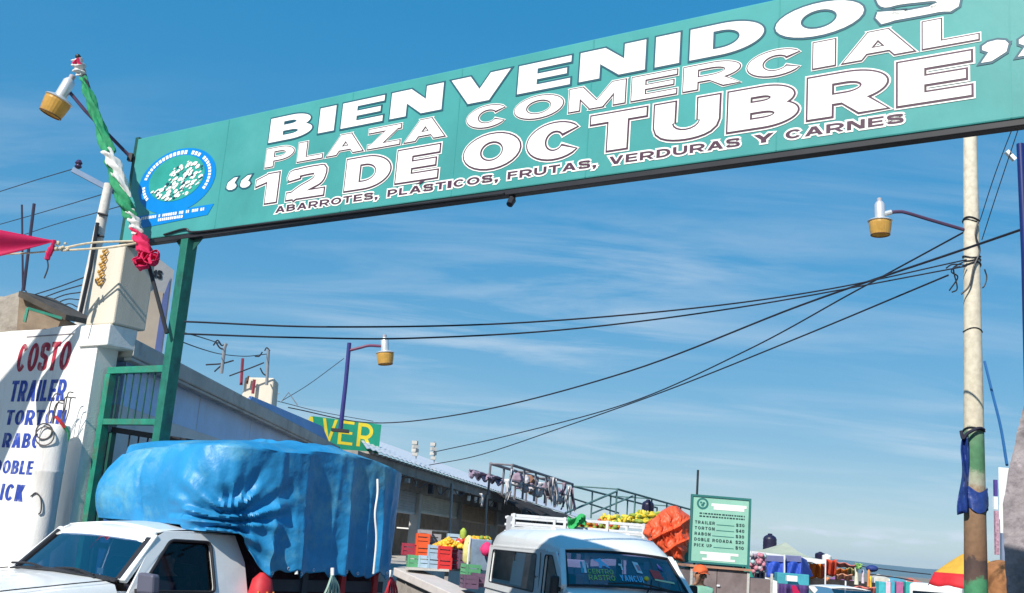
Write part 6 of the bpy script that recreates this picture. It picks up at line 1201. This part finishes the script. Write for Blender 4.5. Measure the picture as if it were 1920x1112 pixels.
tank('small dark water tank farther right beside a white one', 1538, 1050, 60, .28, .42, m_tank); tank('white water tank right of the pale canopy', 1550, 1052, 58, .24, .35, m_white)
# scrap heap and white door right of the kiosk
heap('trinket_display', 'cluttered pink and grey trinkets hanging right of the price board', 'trinkets', lambda g_: P(g_.uniform(1407, 1434), g_.uniform(1040, 1072), 24 + g_.uniform(-.1, .3)), 90, .05, [m_rag[0], m_rag[1], pm('pale_turquoise', (.35, .5, .5), .6), pm('rose', (.5, .2, .25), .6)], 51)
dsp = thing('grey_curtain', 'hanging grey purple curtain between kiosk and white board', 'curtain', (P(1420, 1112, 24.4).x, 24.4, 0)); mb = MB(); mb.grid(lambda u, v: P(1404 + 30 * u, 1040 + 110 * v, 24.5 + .06 * math.sin(u * 25)), 24, 6); mb.build('cloth', pm('grey_purple_cloth', (.26, .22, .25), .9, var=.2), dsp, world=True, smooth=True, solid=.01)
mb = MB(); mb.tube([P(1400, 1038, 24.4), P(1440, 1040, 24.4)], .03, 6); mb.build('rod', m_rail, dsp, world=True)
mb = MB(); mb.hexa([P(1435, 1150, 30), P(1458, 1150, 30), P(1458, 1150, 30.3), P(1435, 1150, 30.3), P(1434, 1082, 30), P(1457, 1090, 30), P(1457, 1090, 30.3), P(1434, 1082, 30.3)]); tag(mb.build('display_board', m_white, origin=tuple(P(1446, 1150, 30))), 'upright white board right of the grey curtain', 'board')
mb = MB(); mb.grid(lambda u, v: P(1460 + 56 * u, 1094 + 40 * v + 4 * u, 31 + .1 * math.sin(u * 20)), 20, 4); tag(mb.build('dark_stall_cloth', pm('violet_cloth', (.08, .04, .16), .8, var=.3, scale=3), origin=tuple(P(1490, 1112, 31)), smooth=True, solid=.02), 'dark violet cloth stall front below the blue tent', 'cloth')
mb = MB(); mb.add([P(1484, 1098, 30.8), P(1492, 1098, 30.8), P(1505, 1120, 30.8), P(1488, 1120, 30.8)], [(0, 1, 2, 3)]); tag(mb.build('magenta_cloth', m_mag, origin=tuple(P(1490, 1112, 30.8)), solid=.02), 'slanting magenta cloth strip over the dark violet stall', 'cloth')
mb = MB(); mb.box((-.5, -.2, 0), (.5, .2, .34), Matrix.Translation(P(1484, 1096, 36))); tag(mb.build('turquoise_box', pm('turquoise_paint', (.05, .30, .36), .6, var=.2), origin=tuple(P(1484, 1096, 36)), bevel=.02), 'turquoise box below the blue tarpaulin wall', 'box')
mb = MB(); mb.box((-.16, -.1, 0), (.16, .1, .17), Matrix.Translation(P(1484, 1090, 35.5))); tag(mb.build('white_box', m_white, origin=tuple(P(1484, 1090, 35.5)), bevel=.01), 'small white box on the turquoise box', 'box')
m_ora = pm('orange_canvas', (.75, .22, .02), .7, var=.15, trans=.2); m_sal = pm('salmon_canvas', (.68, .20, .16), .7, var=.15); m_redo = pm('red_orange_canvas', (.72, .09, .04), .7, var=.2, trans=.15)
def drape(name, label, cat, x0, x1, y0, y1, D, mat, tilt=0., amp=.10, k=16):
    mb = MB(); mb.grid(lambda u, v: P(x0 + (x1 - x0) * u, y0 + (y1 - y0) * v + tilt * u + 1.3 * math.sin(u * 11), D + amp * math.sin(u * k + v * 2) + .4 * v), 22, 6); return tag(mb.build(name, mat, origin=tuple(P((x0 + x1) / 2, y1, D)), smooth=True, solid=.03), label, cat)
drape('orange_awning', 'orange awning edge just right of the blue tents', 'awning', 1518, 1548, 1056, 1084, 46, m_ora); drape('red_orange_awning', 'folded red orange awning with white fringe right of the white tank', 'awning', 1540, 1568, 1050, 1080, 45, m_redo)
drape('salmon_awning', 'salmon pink sloping awning roof in the far market', 'awning', 1568, 1606, 1053, 1061, 52, m_sal, 8, .05); drape('olive_awning', 'olive striped awning below the salmon one', 'awning', 1584, 1608, 1064, 1076, 50, pm('olive_canvas', (.35, .32, .12), .7, var=.2), 4)
drape('orange_awning', 'bright orange awning below the salmon sloping one', 'awning', 1565, 1590, 1066, 1076, 49, m_ora, 2); drape('peach_awning', 'peach awning hanging low in the far market', 'awning', 1566, 1598, 1076, 1086, 48, pm('peach_canvas', (.70, .32, .20), .7, var=.15), 2)
drape('long_orange_cloth', 'long orange cloth along the stall front behind the car', 'cloth', 1590, 1642, 1099, 1114, 40, m_sal, 3)
for i, (x, y, w_, h_, c_, lab) in enumerate(((1606, 1062, 9, 32, (.62, .6, .48), 'cream coat on display in the far market'), (1618, 1068, 6, 24, (.6, .5, .58), 'pale lilac dress on display in the far market'), (1629, 1068, 7, 30, (.6, .22, .06), 'rust orange dress on display in the far market'), (1632, 1080, 6, 22, (.75, .5, .04), 'yellow dress on display in the far market'), (1552, 1082, 8, 22, (.62, .25, .10), 'orange brown cloth on display by the fringed awning'))):
    q = P(x, y, 46); mb = MB(); hh = h_ / 45.; mb.lathe([(w_ / 100., -hh), (w_ / 120., -hh * .6), (w_ / 160., -hh * .4), (w_ / 105., -hh * .12), (w_ / 300., 0)], 12, Matrix.Translation(q)); tag(mb.build('display_garment', pm('garment_%d' % i, c_, .8, var=.2, scale=6), origin=tuple(P(x, y + h_, 46)), smooth=True), lab, 'garment', 'garments on display')
heap('green_plant', 'small green leafy plant above the cream coat', 'plant', lambda g_: P(1610 + g_.uniform(-6, 6), 1062 + g_.uniform(-5, 4), 45.8 + g_.uniform(-.1, .1)), 40, .05, [pm('leaf_green', (.05, .22, .05), .7, var=.3), pm('lime_green', (.25, .42, .12), .7, var=.3)], 61, sz=.3)
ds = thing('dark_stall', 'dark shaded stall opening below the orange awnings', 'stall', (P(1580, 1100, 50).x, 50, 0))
mb = MB(); mb.box((-1.2, 0, 0), (1.6, 1.5, P(1580, 1088, 50).z), Matrix.Translation((P(1580, 1100, 50).x, 50.4, 0))); mb.build('back_box', m_soot_shade, ds, world=True); mb = MB(); mb.tube([P(1585, 1112, 49.5), P(1586, 1082, 49.5)], .04, 6); mb.build('pole', m_rail, ds, world=True)  # solid box coloured near-black to paint in the shade inside the stall
for i, (x0, x1, y0, c_, lab) in enumerate(((1640, 1668, 1079, (.55, .52, .45), 'cream far stall roof above the turquoise boxes'), (1668, 1700, 1083, (.10, .30, .42), 'blue far stall roof right of the cream one'), (1698, 1730, 1086, (.5, .14, .10), 'brick red far stall roof left of the umbrella'), (1560, 1600, 1082, (.3, .12, .3), 'plum far stall roof behind the orange awnings'))):
    t = thing('far_stall', lab, 'stall', (P((x0 + x1) / 2, 1100, 72).x, 72, 0), group='small stalls in the far market'); mt = pm('far_canvas_%d' % i, c_, .8, var=.2, scale=3)
    a, b = P(x0, y0 + 4, 72), P(x1, y0 + 6, 72); c = (a + b) / 2 + Vector((0, .8, .25))
    mb = MB()
    for p, q in ((a, b), (b, b + Vector((.3, 1.8, 0))), (b + Vector((.3, 1.8, 0)), a + Vector((.3, 1.8, 0))), (a + Vector((.3, 1.8, 0)), a)): mb.add([p, q, c], [(0, 1, 2)]); mb.add([p, q, q - Vector((0, 0, .2)), p - Vector((0, 0, .2))], [(0, 1, 2, 3)])
    mb.build('canopy', mt, t, world=True); mb = MB(); mb.box((a.x + .1, 72.3, 0), (b.x - .1, 73.2, .9)); mb.build('counter', pm('far_goods_%d' % i, (c_[2], c_[0], c_[1]), .8, var=.5, scale=6), t, world=True); tentframe(t, [a, b])
# silver car roof
carq = P(1585, 1120, 34); carq.z = 0
car = thing('parked_car', 'white car roof and windscreen in front of the orange stalls', 'car', carq, R(-80))
zc = P(1585, 1099, 34).z
mb = loft([(2.1, [(.7, .3), (.8, .5), (.78, .62), (.6, .66), (0, .68)]), (1.1, [(.8, .25), (.86, .55), (.84, .82), (.7, .88), (0, .9)]), (-1.9, [(.8, .25), (.86, .55), (.84, .85), (.7, .9), (0, .92)]), (-2.1, [(.7, .3), (.8, .5), (.78, .8), (.6, .84), (0, .85)])]); mb.build('body', m_carw, car, smooth=True)
mb = MB(); mb.grid(lambda u, v: (.35 - 1.5 * u, (v - .5) * 1.25, zc - .10 + .10 * math.sin(math.pi * (.1 + .8 * v)) * math.sin(math.pi * (.2 + .6 * u))), 8, 8); mb.build('roof', m_carw, car, smooth=True, solid=.03)
mb = MB(); mb.add([(1.05, -.72, .9), (1.05, .72, .9), (.35, .61, zc - .08), (.35, -.61, zc - .08)], [(0, 1, 2, 3)]); mb.build('windscreen', glass('car_glass', (.15, .18, .25), .2), car)
for s in (-1, 1): mb = MB(); mb.add([(1.0, s * .74, .9), (-1.6, s * .74, .9), (-1.1, s * .62, zc - .08), (.33, s * .62, zc - .08)], [(0, 1, 2, 3)]); mb.build('side_glass', glass('car_glass', (.15, .18, .25), .2), car); wheel(car, 1.3, s * .74, .3); wheel(car, -1.3, s * .74, .3)
# turquoise/pink stall strip
for i, (x, w_, c_, lab) in enumerate(((1648, 12, (.06, .42, .46), 'turquoise box on the far stall, leftmost'), (1661, 9, (.70, .5, .58), 'pale pink box on the far stall'), (1671, 7, (.05, .35, .45), 'narrow turquoise box on the far stall'), (1681, 13, (.40, .12, .26), 'plum red box on the far stall'), (1699, 15, (.04, .36, .34), 'teal box on the far stall, rightmost'))):
    q = P(x, 1112, 48); mb = MB(); mb.box((0, 0, 0), (w_ / 44., .5, 25 / 44.), Matrix.Translation(q - Vector((0, 0, .1)))); tag(mb.build('stall_box', pm('stall_box_%d' % i, c_, .6, var=.25, scale=4), origin=tuple(q), bevel=.02), lab, 'box', 'boxes on the far stall')
tb = thing('stall_table', 'long low stall table under the row of turquoise and pink boxes', 'table', (P(1675, 1112, 48).x, 48, 0)); q = P(1640, 1113, 48); mb = MB(); mb.box((0, -.2, q.z - .3), (1.9, .8, q.z - .15), Matrix.Translation((q.x, q.y, 0))); mb.build('top', m_sal, tb, world=True)
for x in (.1, 1.8): mb = MB(); mb.box((x - .04, .3, 0), (x + .04, .38, q.z - .3), Matrix.Translation((q.x, q.y, 0))); mb.build('leg', m_beam, tb, world=True)
mb = MB(); mb.ball(P(1635, 1066, 52), .26, Matrix.Diagonal((1.1, 1, .6, 1)), 12, 7); tag(mb.build('navy_parasol', pm('navy_canvas', (.02, .04, .18), .7), origin=tuple(P(1635, 1066, 52)), smooth=True), 'small navy dome of a parasol behind the garments', 'parasol')
wt = thing('white_van_roof', 'white van roof partly hidden by the red umbrella', 'van', (P(1722, 1112, 36).x, 36, 0))
q = P(1705, 1120, 36); zw = P(1715, 1092, 36).z; mb = MB(); mb.slab([(q.x, q.y, .3), (q.x + 1.7, q.y, .3), (q.x + 1.7, q.y, zw), (q.x, q.y, zw)], (1.6, 3.9, 0)); mb.build('body', m_carw, wt, world=True, bevel=.12); mb = MB(); mb.box((.1, -.012, 1.15), (1.6, .0, P(1715, 1092, 36).z - .25), Matrix.Translation((q.x, q.y, 0))); mb.build('windscreen', glass('car_glass', (.15, .18, .25), .2), wt, world=True)
# yellow and red umbrella
um = thing('market_umbrella', 'yellow market umbrella with red skirt beside the utility pole foot', 'umbrella', (P(1810, 1100, 24).x, 24, 0))
uc = P(1822, 1079, 24); ut = P(1818, 1032, 24)
m_yum = pm('yellow_canvas', (.80, .46, .06), .7, var=.15, scale=4, trans=.25); m_rum = pm('red_canvas', (.70, .03, .04), .7, var=.15, trans=.15)
mb = MB()
def umb(u, v):
    a = 6.283 * u; r_ = .78 * v * (1 - .06 * abs(math.sin(a * 4))); z = ut.z - (ut.z - uc.z) * v ** 1.25; return Vector((uc.x + r_ * math.cos(a), uc.y + r_ * math.sin(a), z))
mb.grid(umb, 48, 8, cu=True); mb.build('canopy', m_yum, um, world=True, smooth=True)
mb = MB(); mb.grid(lambda u, v: umb(u, 1.0) + Vector((math.cos(6.283 * u) * .12 * v, math.sin(6.283 * u) * .12 * v, .01 - v * .27 - .02 * math.sin(u * 60) * v)), 60, 3, cu=True); mb.build('skirt', m_rum, um, world=True, smooth=True, solid=.01)
mb = MB(); mb.tube([(uc.x, uc.y, 0), (uc.x, uc.y, ut.z + .03)], .025, 8); mb.build('pole', m_rail, um, world=True)
for k in range(8): a = 6.283 * k / 8; mb = MB(); mb.tube([Vector((uc.x, uc.y, ut.z - .03)), Vector((uc.x + .74 * math.cos(a), uc.y + .74 * math.sin(a), uc.z - .01))], .008, 5); mb.build('rib', m_rail, um, world=True)
mb = MB(); mb.slab([(uc.x - .9, 24.6, 0), (uc.x + .6, 24.6, 0), (uc.x + .6, 24.6, 1.32), (uc.x - .9, 24.6, 1.32)], (0, .4, 0)); tag(mb.build('dark_counter', m_soot_shade, origin=(uc.x, 24.6, 0)), 'dark counter box in the shade of the red skirted umbrella', 'counter')
# brown bundle, white building and crumbling wall at the right edge
bq = P(1876, 1112, 19); bb = thing('brown_bundle', 'rounded brown canvas covered bundle right of the utility pole', 'bundle', (bq.x, bq.y, 0))
zc2 = P(1876, 1050, 19).z
mb = MB(); mb.grid(lambda u, v: Vector((bq.x + (.30 + .03 * math.sin(u * 25 + v * 5)) * math.sin(min(1.57, v * 2.4)) * math.cos(6.283 * u) * (1 + .0 * v), bq.y + .3 * math.sin(min(1.57, v * 2.4)) * math.sin(6.283 * u), zc2 - .30 * (1 - math.cos(min(1.57, v * 2.4))) - max(0, v - .65) * (zc2 - .3) / .35)), 40, 22, cu=True); mb.build('cover', pm('brown_canvas', (.30, .13, .05), .85, var=.35, scale=5, bump=.5, bscale=10), bb, world=True, smooth=True)
wb = thing('white_block', 'narrow white building end seen between pole and crumbling wall', 'building', (P(1880, 1100, 30).x, 30, 0))
q0, q1 = P(1872, 876, 30), P(1900, 876, 30)
mb = MB(); mb.slab([(q0.x, 30, 0), (q1.x + 2, 30, 0), (q1.x + 2, 30, q0.z), (q0.x, 30, q0.z)], (2.2, 4, 0)); mb.build('wall', pm('bright_white_wall', (.74, .73, .70), .85, var=.06), wb, world=True)
for y0, y1, x0, x1, mt, nm_ in ((900, 930, 1864, 1869, pm('violet_sign', (.08, .05, .25), .6), 'sign_plate'), (932, 955, 1863, 1869, m_white, 'sign_plate'), (958, 1040, 1866, 1871, pm('pink_sign', (.42, .24, .30), .6, var=.6, scale=14), 'banner'), (1000, 1060, 1878, 1885, pm('grey_blue_door', (.2, .24, .34), .6), 'door')):
    a, b = P(x0, y1, 29.8), P(x1, y0, 29.8); mb = MB(); mb.box((a.x, 29.75, a.z), (b.x, 29.85, b.z)); mb.build(nm_, mt, wb, world=True)
cw = thing('crumbling_wall', 'crumbling grey concrete wall end at the right edge of picture', 'wall', (P(1900, 1112, 11.8).x, 11.8, 0))
m_crum = pm('crumbling_concrete', (.27, .24, .25), .95, var=.45, scale=4, bump=1.0, bscale=14, dirt=(.10, .08, .10), damt=.8, dscale=5)
eg = [(1888, 1112), (1884, 1050), (1881, 985), (1880, 945), (1886, 915), (1890, 885), (1893, 872), (1899, 850), (1904, 830), (1906, 812), (1911, 795), (1917, 770), (1926, 740), (1960, 690)]
ed = []
for (x0, y0), (x1, y1) in zip(eg, eg[1:]):
    for k in range(5): t = k / 5; ed.append((x0 + (x1 - x0) * t + 2.0 * nz(y0 * .13 + k, 3), y0 + (y1 - y0) * t))
foot = P(1888, 1112, 11.8)
mb = MB(); mb.slab([Vector((foot.x + 3, 11.0, 0)), Vector((foot.x, 11.8, 0))] + [P(x, y, 11.8) for x, y in ed] + [P(2300, 640, 11.0)], (.55, .9, 0)); cwm = mb.build('wall', m_crum, cw, world=True)
# added awning, unseen left of the view, shaped so its edge shades the price wall
A_, B2_ = gfr(*((lambda q: ((q - gfr(0, 0)).dot(GD), q.z))(PN(116, 612, gfr(0, 0), GN)))), gfr(*((lambda q: ((q - gfr(0, 0)).dot(GD), q.z))(PN(-10, 905, gfr(0, 0), GN))))
TT = 4.2
a, b = A_ + SUND * TT, B2_ + SUND * TT
a2 = a + (a - b) * .5; side = Vector((-2.6, -1.2, .2))
na = thing('shade_awning', 'mauve canvas awning added out of view to shade the price wall', 'awning', ((a + b) / 2 - Vector((0, 0, ((a + b) / 2).z))))
mb = MB(); mb.grid(lambda u, v: a2.lerp(b, u) + side * v - Vector((0, 0, .12 * math.sin(math.pi * v))), 8, 6); mb.build('canvas', pm('mauve_canvas', (.42, .16, .34), .8, var=.1), na, world=True, smooth=True, solid=.01)
for q in (b, b + side, a2 + side): mb = MB(); mb.tube([Vector((q.x, q.y, 0)), q], .04, 8); mb.build('pole', m_rail, na, world=True)

# ------------------------------------------------------------------ far hills
hl = MB()
hl.grid(lambda u, v: (-3500 + 7000 * u, 5200 + 1500 * v, -2 + (55 + 28 * nz(u * 9, 1) + 10 * nz(u * 31, 5)) * math.sin(math.pi * min(1, v * 1.0)) ), 120, 8)
tag(hl.build('hills', pm('distant_scrub', (.07, .10, .07), .95, var=.3, scale=.004), smooth=True), kind='structure')

# ------------------------------------------------------------------ air
hz_ = MB(); hz_.box((-3700, -60, -3.5), (3700, 7000, 96)); hz_ = hz_.build('haze', None)
hm = bpy.data.materials.new('haze_air'); hm.use_nodes = True; ht = hm.node_tree; ht.nodes.clear()
pv = N(ht, 'ShaderNodeVolumePrincipled'); pv.inputs['Color'].default_value = (.40, .68, 1, 1); pv.inputs['Density'].default_value = .00010; pv.inputs['Anisotropy'].default_value = .0
ho = N(ht, 'ShaderNodeOutputMaterial'); ht.links.new(pv.outputs[0], ho.inputs['Volume'])
hz_.data.materials.clear(); hz_.data.materials.append(hm); hz_['kind'] = 'stuff'; hz_['label'] = 'thin blue haze over the far hills'
